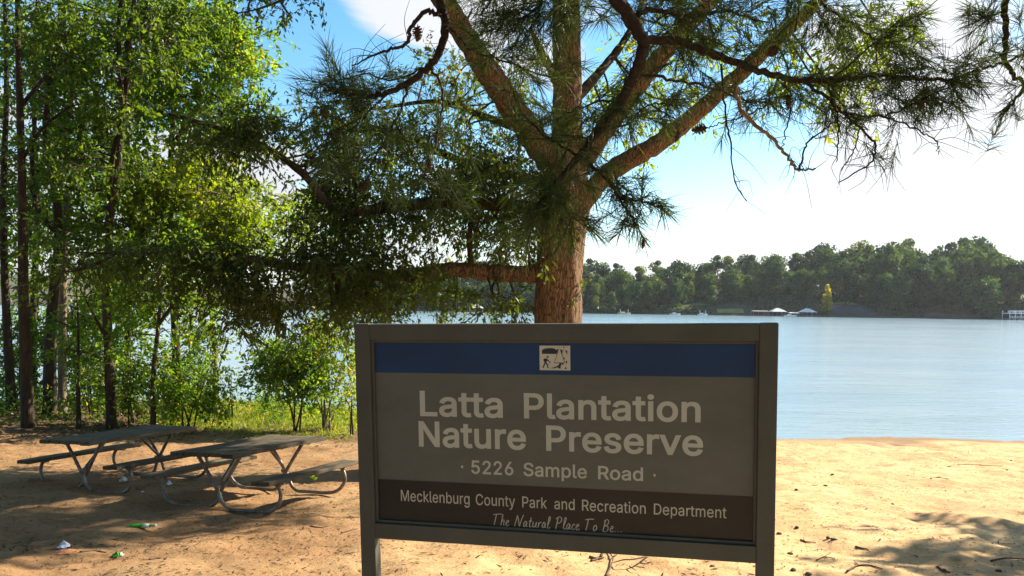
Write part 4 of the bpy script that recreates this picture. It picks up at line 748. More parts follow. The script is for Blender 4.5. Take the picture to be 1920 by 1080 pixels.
# letter outlines in thousandths of the type size: advance width, then closed outlines as x,y pairs
GLYPHS = {'2': (453, [[64,0,64,47,234,229,248,243,261,257,272,270,282,282,291,294,299,305,305,316,311,327,315,337,318,348,320,360,320,371,319,385,317,397,313,408,308,419,301,428,293,436,283,443,273,449,262,454,250,457,237,459,224,460,209,459,196,457,184,453,172,447,162,441,153,433,145,424,139,413,134,402,130,390,128,376,127,362,66,362,67,384,71,405,77,424,86,442,98,459,111,473,126,486,143,496,162,505,182,511,203,514,225,516,247,514,268,511,288,505,306,497,323,486,337,474,350,461,361,445,370,428,376,411,380,392,381,372,380,358,378,345,375,331,371,318,365,304,357,290,347,275,336,259,322,241,306,223,288,202,267,180,153,60,153,57,389,57,389,0]]), '5': (453, [[221,-7,199,-6,178,-2,159,3,140,11,123,21,108,32,94,45,83,60,73,76,66,93,62,111,60,130,122,130,124,119,127,108,132,98,138,89,145,80,154,73,163,66,173,60,184,56,196,52,208,50,221,50,236,51,250,53,264,58,276,64,288,72,298,82,307,92,314,104,320,117,324,131,327,146,328,162,327,178,324,193,320,208,314,221,306,233,297,244,286,254,275,262,262,269,248,273,233,276,218,277,205,276,192,275,180,272,167,268,156,264,145,258,136,252,128,246,67,253,96,509,366,509,366,452,151,452,134,301,136,301,145,308,155,315,166,320,178,325,190,329,203,331,216,333,229,334,247,333,263,330,279,326,294,321,308,314,321,306,334,296,345,285,355,273,364,260,372,246,379,231,384,215,388,199,390,181,391,163,390,139,385,117,379,95,369,76,357,57,343,41,327,27,309,15,289,6,268,-1,245,-5]]), '6': (453, [[226,-7,203,-5,182,-1,161,5,142,15,125,26,109,40,96,56,84,74,75,94,69,115,65,138,64,162,65,180,68,199,73,219,80,239,89,261,102,285,118,311,137,340,252,509,322,509,151,261,145,261,149,268,154,275,159,281,165,288,172,293,179,299,187,303,196,307,205,310,214,312,224,314,235,314,257,313,278,309,298,303,316,295,332,284,346,271,359,257,370,240,378,221,384,201,388,180,389,157,388,134,384,112,377,92,368,73,356,55,343,39,327,26,310,14,291,5,271,-2,249,-6], [226,48,241,49,254,52,267,56,279,63,289,70,299,79,307,90,314,101,320,114,324,128,327,142,327,157,327,173,324,187,320,201,314,213,307,225,299,235,289,244,279,251,267,258,254,262,241,264,226,265,212,264,198,262,186,258,174,252,163,244,153,235,145,225,138,214,132,201,128,188,126,174,125,158,126,143,128,128,132,114,138,102,145,90,153,79,163,70,174,63,186,56,198,52,212,49]]), 'C': (510, [[267,-7,235,-5,205,1,177,11,150,25,126,42,104,63,86,88,70,115,57,146,48,179,42,215,40,254,42,293,48,329,57,362,70,393,86,421,104,445,126,466,150,484,177,498,205,508,235,514,267,516,286,515,305,513,323,509,340,504,357,498,373,490,388,481,402,471,415,460,427,447,438,433,448,418,456,402,463,385,469,367,473,348,408,348,405,361,401,373,395,384,389,395,382,404,375,413,366,421,357,428,348,435,337,440,327,445,315,449,304,452,292,454,280,455,267,456,245,454,223,450,203,443,184,432,166,419,150,403,137,385,125,364,116,340,109,314,105,285,103,254,105,223,109,194,116,168,125,145,137,123,151,105,166,89,184,76,203,66,223,59,245,54,267,53,280,53,292,55,304,57,315,60,327,64,337,69,348,74,357,81,366,88,375,96,382,105,389,114,395,125,401,136,405,148,408,160,473,160,469,142,463,124,457,107,448,91,438,76,428,62,416,49,402,38,388,28,373,19,357,11,341,5,323,0,305,-4,286,-6]]), 'D': (502, [[219,0,96,0,96,57,215,57,244,58,272,63,296,70,318,81,337,94,354,110,368,128,379,149,388,172,394,198,398,226,399,255,398,285,394,312,388,337,379,361,368,381,354,399,338,415,320,428,299,438,275,446,249,450,221,452,93,452,93,509,225,509,261,507,294,501,325,492,353,478,377,461,399,441,418,418,433,391,446,361,455,329,460,293,462,255,460,217,455,181,446,149,433,119,417,92,398,68,376,48,351,31,322,17,291,8,256,2], [125,509,125,0,60,0,60,509]]), 'L': (393, [[60,0,60,509,125,509,125,57,361,57,361,0]]), 'M': (628, [[60,0,60,509,152,509,277,187,287,159,299,123,311,84,322,49,307,49,318,83,330,121,342,158,352,187,476,509,568,509,568,0,504,0,504,291,504,327,505,369,506,413,507,457,513,457,509,445,505,433,502,421,498,409,482,363,467,322,456,291,342,0,286,0,170,291,159,321,145,361,129,408,112,457,119,457,120,416,121,372,122,328,122,291,122,0]]), 'N': (523, [[60,0,60,509,136,509,343,183,347,176,352,169,357,160,363,151,369,141,375,130,381,119,388,107,394,94,401,82,407,68,414,55,405,54,403,68,402,81,401,95,401,108,400,121,400,134,399,146,399,157,399,195,399,509,463,509,463,0,387,0,202,290,177,331,171,342,164,354,156,367,148,381,108,452,119,454,122,384,124,328,125,291,125,0]]), 'P': (445, [[60,0,60,509,235,509,263,507,289,503,312,497,332,487,350,476,366,462,379,447,390,430,398,411,404,391,407,370,409,348,407,325,404,304,398,284,390,265,379,248,366,233,350,219,332,207,312,198,289,191,263,187,235,186,109,186,109,242,233,242,252,243,269,246,284,250,297,256,308,264,318,272,327,282,333,294,338,306,342,319,344,333,344,348,344,362,342,376,338,389,333,402,326,413,318,423,308,431,297,439,284,444,268,449,251,451,232,452,125,452,125,0]]), 'R': (449, [[60,0,60,509,236,509,264,507,290,504,313,497,333,489,351,478,367,465,380,450,390,433,399,415,405,395,408,374,409,352,408,330,405,309,399,290,390,271,380,255,367,240,351,228,333,217,312,209,289,203,264,199,236,198,96,198,96,255,234,255,252,256,269,258,284,262,298,267,309,273,319,281,327,290,334,300,339,312,342,324,344,338,345,352,344,367,342,380,339,393,334,405,327,415,319,425,309,433,298,440,284,445,269,449,252,451,233,452,125,452,125,0], [353,0,230,229,303,229,428,0]]), 'S': (447, [[224,-9,197,-8,172,-4,149,1,128,9,108,19,91,31,76,45,64,60,54,77,46,96,41,115,38,137,104,137,107,123,110,110,116,98,123,88,132,79,142,71,154,64,166,59,180,55,194,52,209,50,224,49,241,50,257,52,272,55,286,60,299,66,311,74,321,82,329,92,336,102,341,114,345,126,346,139,345,151,342,161,338,171,332,179,325,186,316,193,307,199,296,205,284,209,272,214,259,218,245,222,184,239,154,249,128,260,105,274,86,289,71,307,60,326,54,348,52,372,53,393,58,413,65,431,75,448,87,463,102,476,119,488,138,498,158,506,180,511,203,514,227,516,252,514,275,511,296,505,316,498,334,488,351,476,365,463,377,449,387,433,394,415,399,397,401,378,337,378,334,396,326,412,316,426,302,437,286,447,267,453,247,457,225,459,209,458,194,456,180,452,167,448,156,442,145,435,136,427,129,418,123,409,118,398,116,387,115,376,116,363,119,352,124,342,131,334,139,326,148,319,158,313,169,308,180,304,191,300,202,296,212,293,264,279,276,276,287,272,299,268,312,264,324,258,336,252,347,245,359,238,369,229,379,220,387,209,395,198,401,185,405,171,407,155,408,139,407,118,403,99,396,81,386,64,374,48,360,34,343,21,323,11,302,2,278,-4,252,-8]]), 'a': (389, [[160,-9,142,-8,126,-5,110,-1,94,5,80,12,68,22,57,32,48,45,40,58,35,73,31,90,30,108,31,123,34,138,38,150,43,161,50,171,58,179,67,187,78,193,89,199,100,203,112,207,125,211,138,213,152,216,165,218,178,220,234,227,244,228,252,230,259,232,265,235,270,238,273,243,275,248,276,255,276,257,275,268,273,279,271,288,267,297,262,304,256,311,248,317,240,322,230,326,220,329,208,330,196,331,183,330,171,329,159,326,149,322,140,318,132,313,124,307,118,301,112,294,107,288,103,281,100,274,41,291,48,308,57,322,67,335,79,346,91,355,104,364,118,370,133,375,148,379,163,382,179,384,194,384,204,384,215,383,227,382,239,379,251,376,263,372,275,367,286,360,296,353,306,343,315,333,322,320,329,306,333,290,336,272,337,251,337,0,277,0,277,52,272,52,269,45,264,38,258,32,252,25,244,18,236,12,226,6,215,1,203,-3,190,-6,176,-8], [170,45,187,46,202,49,216,53,228,59,239,66,248,74,257,83,263,93,269,104,272,115,275,126,276,138,276,190,273,188,270,186,265,184,259,182,253,180,246,179,239,177,231,176,200,171,175,168,165,166,154,164,144,162,134,159,125,155,117,150,110,145,103,139,98,132,95,124,93,115,92,105,92,95,94,87,98,79,102,72,107,66,114,61,121,56,130,52,139,49,149,47,159,46]]), 'b': (424, [[229,-8,213,-7,198,-5,184,-1,172,4,162,10,153,17,145,24,138,31,132,39,127,46,122,53,118,59,112,59,112,0,53,0,53,509,114,509,114,319,118,319,122,325,127,331,132,338,137,346,144,353,152,360,161,367,171,373,183,378,197,381,212,384,229,384,252,383,274,378,294,371,313,361,330,347,345,332,359,313,370,293,379,270,385,245,389,218,390,189,389,160,385,133,379,108,370,84,359,64,346,45,330,29,313,16,294,5,274,-2,252,-7], [220,47,237,48,253,51,267,57,279,66,291,76,301,88,309,101,316,117,321,133,325,151,327,170,328,189,327,209,325,227,321,245,316,261,309,276,301,290,291,301,280,311,267,319,253,325,237,329,220,330,203,329,188,325,174,320,161,312,150,302,140,291,132,278,125,263,120,247,116,229,113,210,113,189,113,169,116,150,120,132,125,115,132,100,140,86,150,75,162,65,174,57,188,51,204,48]]), 'c': (396, [[207,-8,182,-7,159,-2,137,6,117,16,98,30,82,46,68,64,56,85,46,108,40,133,36,159,34,187,36,216,40,243,46,268,56,291,68,312,82,330,98,346,117,360,137,371,159,378,182,383,207,384,221,384,234,383,247,380,260,377,272,373,284,368,295,362,305,356,315,349,324,341,332,332,340,322,347,312,353,301,358,289,362,277,303,262,301,269,298,276,294,283,290,289,286,295,281,301,276,306,270,311,264,315,257,319,250,322,242,325,234,327,226,329,217,329,207,330,189,329,173,325,158,319,145,310,134,300,124,287,115,274,108,258,103,242,99,224,97,206,96,187,97,169,99,151,103,134,108,117,115,102,124,89,134,76,145,66,158,57,173,51,189,48,207,46,217,47,226,48,234,49,243,52,250,54,258,58,264,62,271,66,277,71,282,76,287,82,292,89,296,95,299,102,302,110,304,117,363,102,359,90,354,78,348,67,341,56,334,46,325,37,316,29,306,21,296,15,285,9,273,4,261,-1,248,-4,235,-6,221,-8]]), 'd': (424, [[195,-8,172,-7,151,-2,130,5,111,16,94,29,79,45,66,64,55,84,46,108,39,133,35,160,34,189,35,218,39,245,46,270,55,293,66,313,79,332,95,347,112,361,131,371,151,378,173,383,196,384,213,384,228,381,241,378,253,373,263,367,272,360,280,353,287,346,293,338,298,331,303,325,306,319,311,319,311,509,372,509,372,0,313,0,313,59,307,59,303,53,298,46,293,39,287,31,280,24,272,17,263,10,252,4,241,-1,227,-5,212,-7], [205,47,221,48,236,51,250,57,263,65,274,75,284,86,293,100,299,115,305,132,309,150,311,169,312,189,311,210,309,229,305,247,300,263,293,278,284,291,275,302,263,312,251,320,237,325,221,329,205,330,187,329,172,325,157,319,145,311,133,301,124,290,115,276,108,261,103,245,99,227,97,209,96,189,97,170,99,151,103,133,109,117,115,101,124,88,134,76,145,66,158,57,172,51,188,48]]), 'e': (404, [[212,-8,185,-7,161,-2,138,6,117,16,98,30,82,46,68,64,56,85,46,108,40,132,35,159,34,187,35,215,39,242,46,267,55,290,67,311,81,329,97,346,115,359,135,370,157,378,180,383,205,384,221,384,236,382,251,379,266,374,280,368,294,361,307,351,319,341,331,329,341,315,350,299,357,282,363,263,368,242,370,219,371,194,371,169,75,169,75,221,338,221,310,202,309,220,307,237,303,254,298,269,291,282,283,294,273,305,263,314,250,321,237,326,222,329,205,330,189,329,173,326,159,321,146,313,135,304,125,294,116,282,109,270,103,256,99,241,97,226,96,211,96,178,97,157,100,139,104,122,110,106,118,92,128,80,139,70,151,61,165,55,179,50,195,47,212,46,224,47,234,48,244,50,254,53,263,56,271,61,278,66,285,73,292,80,297,88,302,96,306,105,365,91,360,77,353,63,345,51,335,39,324,29,311,19,298,11,283,4,266,-1,249,-5,231,-7]]), 'g': (425, [[207,-151,187,-150,168,-148,150,-144,134,-140,119,-134,105,-127,93,-119,82,-110,73,-101,64,-91,57,-80,51,-69,101,-41,106,-47,110,-53,116,-59,122,-66,128,-72,136,-78,145,-83,154,-88,165,-92,178,-95,192,-97,207,-97,229,-96,249,-92,267,-85,282,-75,295,-62,304,-47,310,-28,311,-6,311,68,306,68,302,62,298,56,293,49,287,41,280,34,272,28,263,21,252,16,241,11,227,8,212,5,195,5,173,6,152,10,132,17,113,27,95,39,80,53,67,71,55,90,46,112,39,136,35,163,34,191,35,220,39,246,46,271,55,293,66,314,80,332,95,347,112,361,131,371,152,378,173,383,196,384,213,384,228,382,242,378,253,373,264,367,273,360,281,353,288,346,294,338,299,331,304,325,308,319,313,319,313,379,372,379,372,-9,371,-32,367,-54,360,-73,350,-90,338,-104,324,-117,308,-127,291,-136,271,-142,251,-147,229,-150], [205,59,222,60,237,63,251,68,264,75,275,84,285,95,293,107,300,121,305,137,309,154,312,172,312,193,312,212,309,231,305,248,300,264,293,278,285,291,275,303,264,312,251,320,237,325,222,329,205,330,188,329,172,325,158,320,145,312,134,302,124,290,115,277,109,262,103,246,99,229,97,212,96,193,97,173,99,155,103,138,109,123,116,108,124,96,134,85,145,76,158,68,172,63,188,60]]), 'i': (167, [[53,0,53,379,114,379,114,0], [84,443,75,444,67,446,60,449,54,455,48,461,44,468,42,475,41,483,42,491,44,499,48,506,54,512,60,517,67,521,75,523,84,524,92,523,100,521,107,517,114,512,119,506,123,499,126,491,126,483,126,475,123,468,119,461,114,455,107,449,100,446,92,444]]), 'k': (381, [[110,137,110,212,121,212,284,379,360,379,184,199,177,199], [53,0,53,509,114,509,114,0], [294,0,148,186,191,229,372,0]]), 'l': (189, [[139,-2,119,-1,101,3,86,10,74,20,65,33,58,47,54,65,53,84,53,509,114,509,114,99,114,87,115,77,117,68,120,62,124,58,130,54,137,53,146,52,160,53,170,54,181,3,162,-1,156,-2,151,-2,145,-2]]), 'm': (610, [[53,0,53,379,112,379,112,295,108,295,112,310,118,323,125,335,132,346,141,355,151,363,161,370,172,376,183,380,195,384,207,386,219,386,239,385,257,380,273,372,287,361,299,347,309,331,316,314,321,295,312,295,317,308,322,321,329,332,337,343,347,353,357,361,368,369,381,375,394,380,407,383,422,385,437,386,453,385,468,383,483,378,497,372,510,364,522,354,532,342,541,328,548,313,553,296,556,276,557,255,557,0,496,0,496,254,494,273,490,289,483,302,473,313,460,321,447,326,433,329,419,330,406,330,395,328,384,324,374,320,365,314,358,307,351,299,345,290,341,280,338,270,336,259,335,247,335,0,274,0,274,260,273,275,269,288,262,301,253,311,242,320,229,326,215,329,199,330,188,330,178,328,168,325,158,320,148,314,140,307,132,299,126,289,121,278,117,266,114,253,114,238,114,0]]), 'n': (410, [[114,227,114,0,53,0,53,379,112,379,112,287,102,287,112,312,124,332,137,349,152,362,169,372,187,379,207,383,227,384,246,383,264,380,280,376,295,369,309,360,321,349,332,336,341,321,348,304,353,285,356,264,357,240,357,0,296,0,296,235,295,256,290,275,283,291,273,304,260,315,246,323,229,328,210,329,197,328,184,326,172,322,161,317,150,311,141,303,133,293,126,283,121,271,117,257,114,243]]), 'o': (415, [[207,-8,182,-7,159,-2,137,6,117,16,98,30,82,46,68,64,56,85,46,108,40,133,36,159,34,187,36,216,40,243,46,268,56,291,68,312,82,330,98,346,117,360,137,371,159,378,182,383,207,384,233,383,256,378,278,371,299,360,317,346,333,330,347,312,359,291,369,268,376,243,380,216,381,187,380,159,376,133,369,108,359,85,347,64,333,46,317,30,299,16,278,6,256,-2,233,-7], [207,46,226,48,242,51,257,57,270,66,282,76,292,89,300,102,307,117,312,134,316,151,318,169,319,187,318,206,316,224,312,242,307,258,300,274,292,287,282,300,270,310,257,319,242,325,226,329,207,330,189,329,173,325,158,319,145,310,134,300,124,287,115,274,108,258,103,242,99,224,97,206,96,187,97,169,99,151,103,134,108,117,115,102,124,89,134,76,145,66,158,57,173,51,189,48]]), 'p': (424, [[53,-143,53,379,112,379,112,319,118,319,122,325,126,331,131,338,137,346,144,353,152,360,161,367,171,373,183,378,197,381,212,384,229,384,252,383,274,378,294,371,313,361,330,347,345,332,359,313,370,293,379,270,385,245,389,218,390,189,389,160,385,133,379,108,370,84,359,64,346,45,330,29,313,16,294,5,274,-2,252,-7,229,-8,213,-7,198,-5,184,-1,173,4,162,10,153,17,145,24,138,31,132,39,127,46,122,53,118,59,114,59,114,-143], [220,47,237,48,253,51,267,57,279,66,291,76,301,88,309,101,316,117,321,133,325,151,327,170,328,189,327,209,325,227,321,245,316,261,309,276,301,290,291,301,280,311,267,319,253,325,237,329,220,330,203,329,188,325,174,320,161,312,150,302,140,291,132,278,125,263,120,247,116,229,113,210,113,189,113,169,116,150,120,132,125,115,132,100,140,86,150,75,162,65,174,57,188,51,204,48]]), 'r': (259, [[53,0,53,379,112,379,112,321,115,321,122,335,130,347,140,358,152,367,166,375,181,380,196,384,213,385,229,384,243,384,243,322,230,324,224,325,219,325,213,326,207,326,194,325,182,323,170,319,159,315,149,309,140,301,132,293,126,284,121,273,117,262,114,250,114,237,114,0]]), 's': (365, [[182,-8,163,-7,145,-5,128,-2,112,3,98,10,84,18,72,27,62,38,53,50,45,63,40,78,36,94,94,107,99,92,105,79,114,69,124,60,136,54,150,49,165,46,181,45,200,46,217,50,232,55,244,62,255,71,262,81,267,91,268,103,267,112,265,121,260,129,254,136,246,142,237,147,225,151,212,155,149,170,125,177,104,186,87,196,72,208,61,222,53,237,48,255,47,274,48,290,51,305,57,319,65,332,75,343,87,354,100,363,115,370,131,377,149,381,167,384,187,384,206,384,223,381,239,378,254,372,267,366,279,358,290,349,299,339,307,328,314,316,319,303,324,290,268,277,264,288,258,298,251,307,243,316,232,323,219,328,205,331,187,333,171,332,156,329,143,324,131,317,121,308,114,299,110,289,109,277,110,267,112,258,117,250,124,243,133,237,144,232,157,227,172,223,229,209,254,202,275,194,292,183,306,171,317,158,325,142,330,125,331,107,330,90,326,75,321,61,312,47,302,35,290,24,276,15,260,6,242,0,223,-5,203,-7]]), 't': (227, [[204,379,204,327,6,327,6,379], [65,471,126,471,126,98,127,86,128,76,132,68,136,61,142,56,150,53,159,51,170,50,185,51,202,54,213,2,208,0,203,-1,198,-2,192,-3,186,-3,180,-4,174,-4,168,-4,145,-3,125,2,107,10,92,21,80,35,72,52,67,71,65,93]]), 'u': (410, [[182,-5,164,-4,146,-1,130,4,115,11,101,20,89,31,78,44,69,59,62,76,57,95,54,116,53,139,53,379,114,379,114,144,115,123,119,105,127,89,137,75,150,64,164,56,181,52,200,50,213,51,226,53,238,57,249,62,259,69,268,77,276,86,283,97,289,109,293,122,295,137,296,153,296,379,357,379,357,0,298,0,298,92,307,92,297,67,286,47,272,30,257,17,240,7,222,0,203,-4]]), 'v': (389, [[163,0,17,379,84,379,165,155,171,138,177,121,182,104,187,87,191,70,196,53,201,37,206,21,184,21,189,37,194,53,198,70,203,87,207,104,213,121,218,138,224,155,305,379,371,379,226,0]]), 'y': (389, [[47,-139,61,-86,71,-87,80,-89,88,-90,96,-90,104,-89,111,-87,118,-84,124,-80,130,-74,136,-67,141,-58,146,-48,151,-36,163,-1,17,379,84,379,165,155,171,138,177,121,182,104,187,87,191,70,196,53,201,37,206,21,184,21,188,37,193,53,198,70,202,87,207,104,212,121,218,138,224,155,305,379,371,379,204,-58,198,-72,191,-85,184,-97,177,-107,168,-116,159,-124,150,-130,139,-136,128,-140,117,-143,104,-145,91,-145,84,-145,77,-145,71,-144,65,-143,59,-142,54,-141,51,-140]]), '·': (196, [[98,196,89,197,81,200,73,204,66,210,60,217,56,224,53,233,52,242,53,251,56,259,60,267,66,274,73,280,81,284,89,287,98,287,107,287,116,284,123,280,130,274,136,267,140,259,143,251,144,242,143,233,140,224,136,217,130,210,123,204,116,200,107,197]])}
def outlines(word):
    cur, res = 0.0, []
    for ch in word:
        adv, ps = GLYPHS[ch]
        for p in ps: res.append(np.array(p, float).reshape(-1, 2) / 1000 + [cur, 0])
        cur += adv / 1000 + .008
    out = []
    for p in res:
        p = p[np.linalg.norm(p - np.roll(p, 1, 0), axis=1) > 1e-4]
        if len(p) > 2: out.append(p)
    return out
def area(p): q = np.roll(p, -1, 0); return .5 * np.sum(p[:, 0] * q[:, 1] - q[:, 0] * p[:, 1])
def fatten(p, d):
    e1 = unit(p - np.roll(p, 1, 0)); e2 = unit(np.roll(p, -1, 0) - p); n1 = np.stack([e1[:, 1], -e1[:, 0]], -1); n2 = np.stack([e2[:, 1], -e2[:, 0]], -1); nn = unit(n1 + n2)
    return p + nn * d / np.maximum(.6, np.sum(nn * n1, 1))[:, None]
def winding(c, loops_):
    w = np.zeros(len(c), int); x, y = c[:, 0], c[:, 1]
    for p in loops_:
        q = np.roll(p, -1, 0)
        for (x0, y0), (x1, y1) in zip(p, q):
            side = (x1 - x0) * (y - y0) - (x - x0) * (y1 - y0)
            w += ((y0 <= y) & (y1 > y) & (side > 0)).astype(int) - ((y0 > y) & (y1 <= y) & (side < 0)).astype(int)
    return w
def lettering(word, x0px, base0, x1px, base1, cap_px, mat, fat, parent=None, yp=None):
    parent = parent or panel; yp = PF if yp is None else yp
    ps = outlines(word); sgn = 1 if area(max(ps, key=lambda p: abs(area(p)))) > 0 else -1
    ps = [fatten(p if sgn > 0 else p[::-1], fat) for p in ps]
    vin, ed = [], []
    for p in ps:
        k = len(vin); vin += [Vector((a[0], a[1])) for a in p]; ed += [(k + i, k + (i + 1) % len(p)) for i in range(len(p))]
    vo, eo, fo = delaunay_2d_cdt(vin, ed, [], 0, 1e-5)[:3]
    vo = np.array([tuple(v) for v in vo]); fo = np.array([tuple(f) for f in fo if len(f) == 3]); fo = fo[winding(vo[fo].mean(1), ps) > 0]
    a2 = np.cross(vo[fo[:, 1]] - vo[fo[:, 0]], vo[fo[:, 2]] - vo[fo[:, 0]]); fo = np.where(a2[:, None] > 0, fo, fo[:, ::-1])
    xmin, xmax = vo[fo.ravel(), 0].min(), vo[fo.ravel(), 0].max()
    xa, za = loc(x0px, base0, yp); xb, zb_ = loc(x1px, base1, yp); _, zc = loc(x0px, base0 - cap_px, yp); sxx = (xb - xa) / (xmax - xmin); sy_ = (zc - za) / (CAPH + 2 * fat)
    X_ = xa + (vo[:, 0] - xmin) * sxx; Z_ = za + (zb_ - za) * (X_ - xa) / (xb - xa) + (vo[:, 1] + fat) * sy_; m_ = len(vo)
    V = [(x, yp - .0009, z) for x, z in zip(X_, Z_)] + [(x, yp - .0001, z) for x, z in zip(X_, Z_)]; Ff = [list(map(int, f)) for f in fo]
    es = {}
    for f in Ff:
        for i in range(3): es[(f[i], f[(i + 1) % 3])] = 1
    Ff += [[a, a + m_, b_ + m_, b_] for a, b_ in es if (b_, a) not in es]
    me = bpy.data.meshes.new('lettering'); me.from_pydata(V, [], Ff); me.update(); return link_mesh('lettering', me, mat, parent)
def base_at(x, x0, b0, x1, b1): return b0 + (b1 - b0) * (x - x0) / (x1 - x0)
for words, ln_, cap, mt, ft, yy in [
    ([('Latta', 788, 943), ('Plantation', 982.6, 1313.6)], (788, 780, 1313.6, 792), 47.5, LETTER, .017, PF),
    ([('Nature', 785.8, 986.3), ('Preserve', 1024.3, 1318)], (785.8, 837, 1318, 855), 47.5, LETTER, .017, PF),
    ([('\u00b7', 864.5, 869), ('5226', 884, 962.7), ('Sample', 981.7, 1100.6), ('Road', 1121.5, 1205.7), ('\u00b7', 1225, 1229.5)], (884, 888, 1205.7, 902), 25.0, LETTER, .012, PF),
    ([('Mecklenburg', 752, 880.7), ('County', 892.3, 966), ('Park', 979.4, 1025.6), ('and', 1039.5, 1077.5), ('Recreation', 1091.4, 1210.8), ('Department', 1226, 1362)], (752, 939, 1362, 971.7), 20.5, LETTERD, .003, PF - .001)]:
    for w_, xa_, xb_ in words: lettering(w_, xa_, base_at(xa_, *ln_), xb_, base_at(xb_, *ln_), cap, mt, ft, yp=yy)
# handwritten line
GLY = {'T': (.75, [[(.25, 1), (.2, .55), (.12, 0)], [(-.05, .93), (.3, 1), (.75, 1.02)]]), 'h': (.48, [[(.12, 1), (.08, .5), (.02, 0)], [(.05, .3), (.2, .5), (.3, .45), (.28, .1), (.38, 0)]]),
       'e': (.42, [[(.05, .25), (.22, .32), (.26, .45), (.15, .5), (.04, .3), (.06, .06), (.2, 0), (.36, .12)]]), 'N': (.85, [[(.02, 0), (.12, .5), (.2, 1)], [(.2, 1), (.36, .5), (.5, 0)], [(.5, 0), (.62, .6), (.78, 1.05)]]),
       'a': (.48, [[(.3, .45), (.15, .5), (.03, .25), (.08, .02), (.2, .08), (.32, .45), (.3, .1), (.42, .03)]]), 't': (.38, [[(.2, .85), (.12, .3), (.14, .03), (.3, .06)], [(.02, .52), (.32, .56)]]),
       'u': (.5, [[(.06, .48), (.05, .12), (.15, .02), (.3, .2), (.36, .48), (.34, .1), (.44, .02)]]), 'r': (.4, [[(.05, .45), (.08, .2), (.06, 0)], [(.08, .28), (.2, .48), (.34, .46)]]),
       'l': (.34, [[(.05, .2), (.2, .7), (.22, 1), (.12, .95), (.06, .4), (.08, .05), (.2, 0), (.3, .12)]]), 'P': (.72, [[(.2, .95), (.14, .5), (.08, -.05)], [(.02, .85), (.25, 1.05), (.52, .95), (.5, .65), (.3, .5), (.16, .48)]]),
       'c': (.38, [[(.28, .4), (.18, .5), (.05, .3), (.06, .06), (.18, 0), (.32, .1)]]), 'o': (.45, [[(.2, .5), (.06, .35), (.08, .05), (.22, .02), (.34, .25), (.26, .48), (.2, .5)]]),
       'B': (.68, [[(.18, .95), (.12, .5), (.06, 0)], [(.08, .9), (.3, 1.05), (.48, .9), (.4, .62), (.18, .52), (.45, .45), (.5, .18), (.3, -.02), (.06, .02)]]), '.': (.26, [[(.06, .02), (.10, .05), (.13, .03)]]), ' ': (.42, [])}
def script_line(text, x0, base0, x1, base1, capt, mat, yp):
    wid = sum(GLY[c][0] for c in text); xa, za = loc(x0, base0, yp); xb, zb_ = loc(x1, base1, yp); _, zc = loc(*capt, yp); sxx = (xb - xa) / wid; sy_ = zc - za; mb = MB(); cur = 0; zbase = (za + zb_) / 2
    for ch in text:
        wch, st = GLY[ch]
        for s_ in st:
            pts = spline([(a + .22 * b_ * 0.6, b_, 0) for a, b_ in s_], 5); X_ = xa + (cur + pts[:, 0]) * sxx; Z_ = zbase + pts[:, 1] * sy_
            mb.tube(np.stack([X_, np.full(len(X_), yp - .0004), Z_], -1), .0019, 5)
        cur += wch
    return mb.build('script_lettering', mat, panel)
script_line('The Natural Place To Be...', 924, 984, 1168, 999, (924, 963), LETTERD, PF - .001)
# emblem
ex0, ez0 = loc(1011.8, 648, PF); ex1, ez1 = loc(1069.6, 694.5, PF)
emb = sbox('emblem', ex0, ex1, ez1, ez0, PF - .0026, PF - .0012, CREAM, panel, 0)
def EP(zx, zy): return np.array([ex0 + (zx - 335) / 885 * (ex1 - ex0), PF - .0031, ez0 + (zy - 200) / 715 * (ez1 - ez0)])
bmV, bmF = [], []
def poly(pts): k = len(bmV); bmV.extend([tuple(EP(*p)) for p in pts]); bmF.append(list(range(k, k + len(pts))))
def bar(a, c, w): a, c = np.array(a, float), np.array(c, float); d = unit(c - a); s_ = np.array([-d[1], d[0]]) * w / 2; poly([a + s_, c + s_, c - s_, a - s_])
def disc(cx, cy, r_, k=14, sq=1.0): poly([(cx + r_ * math.cos(i * 2 * math.pi / k), cy + sq * r_ * math.sin(i * 2 * math.pi / k)) for i in range(k)])
poly([(405, 325), (470, 292), (560, 273), (700, 268), (790, 288), (815, 330), (845, 300), (875, 285), (862, 360), (830, 440), (405, 440)])
poly([(930, 300), (1000, 330), (978, 440)]); poly([(1072, 320), (1142, 350), (1132, 470)]); bar((893, 300), (762, 700), 15); bar((752, 700), (1065, 692), 18); bar((940, 330), (1062, 680), 17); bar((1030, 300), (1000, 420), 12)
disc(570, 527, 30); poly([(440, 610), (480, 570), (545, 572), (565, 625), (525, 700), (478, 690)]); bar((540, 592), (648, 690), 30); bar((505, 680), (432, 845), 38); bar((505, 680), (566, 770), 38); bar((562, 755), (578, 855), 34); bar((585, 740), (640, 700), 10)
poly([(645, 858), (780, 818), (880, 772), (915, 700), (985, 718), (940, 800), (945, 868), (900, 862), (860, 830), (760, 856)]); disc(1040, 243, 20); disc(1113, 672, 24, sq=1.5); disc(1090, 850, 24, sq=1.3); disc(1005, 725, 26); disc(1045, 570, 18, sq=2); disc(905, 245, 11); disc(1110, 245, 9); disc(965, 240, 7); disc(1090, 740, 8)
me = bpy.data.meshes.new('emblem_mark'); me.from_pydata(bmV, [], bmF); me.update(); o = link_mesh('emblem_mark', me, INK, panel)

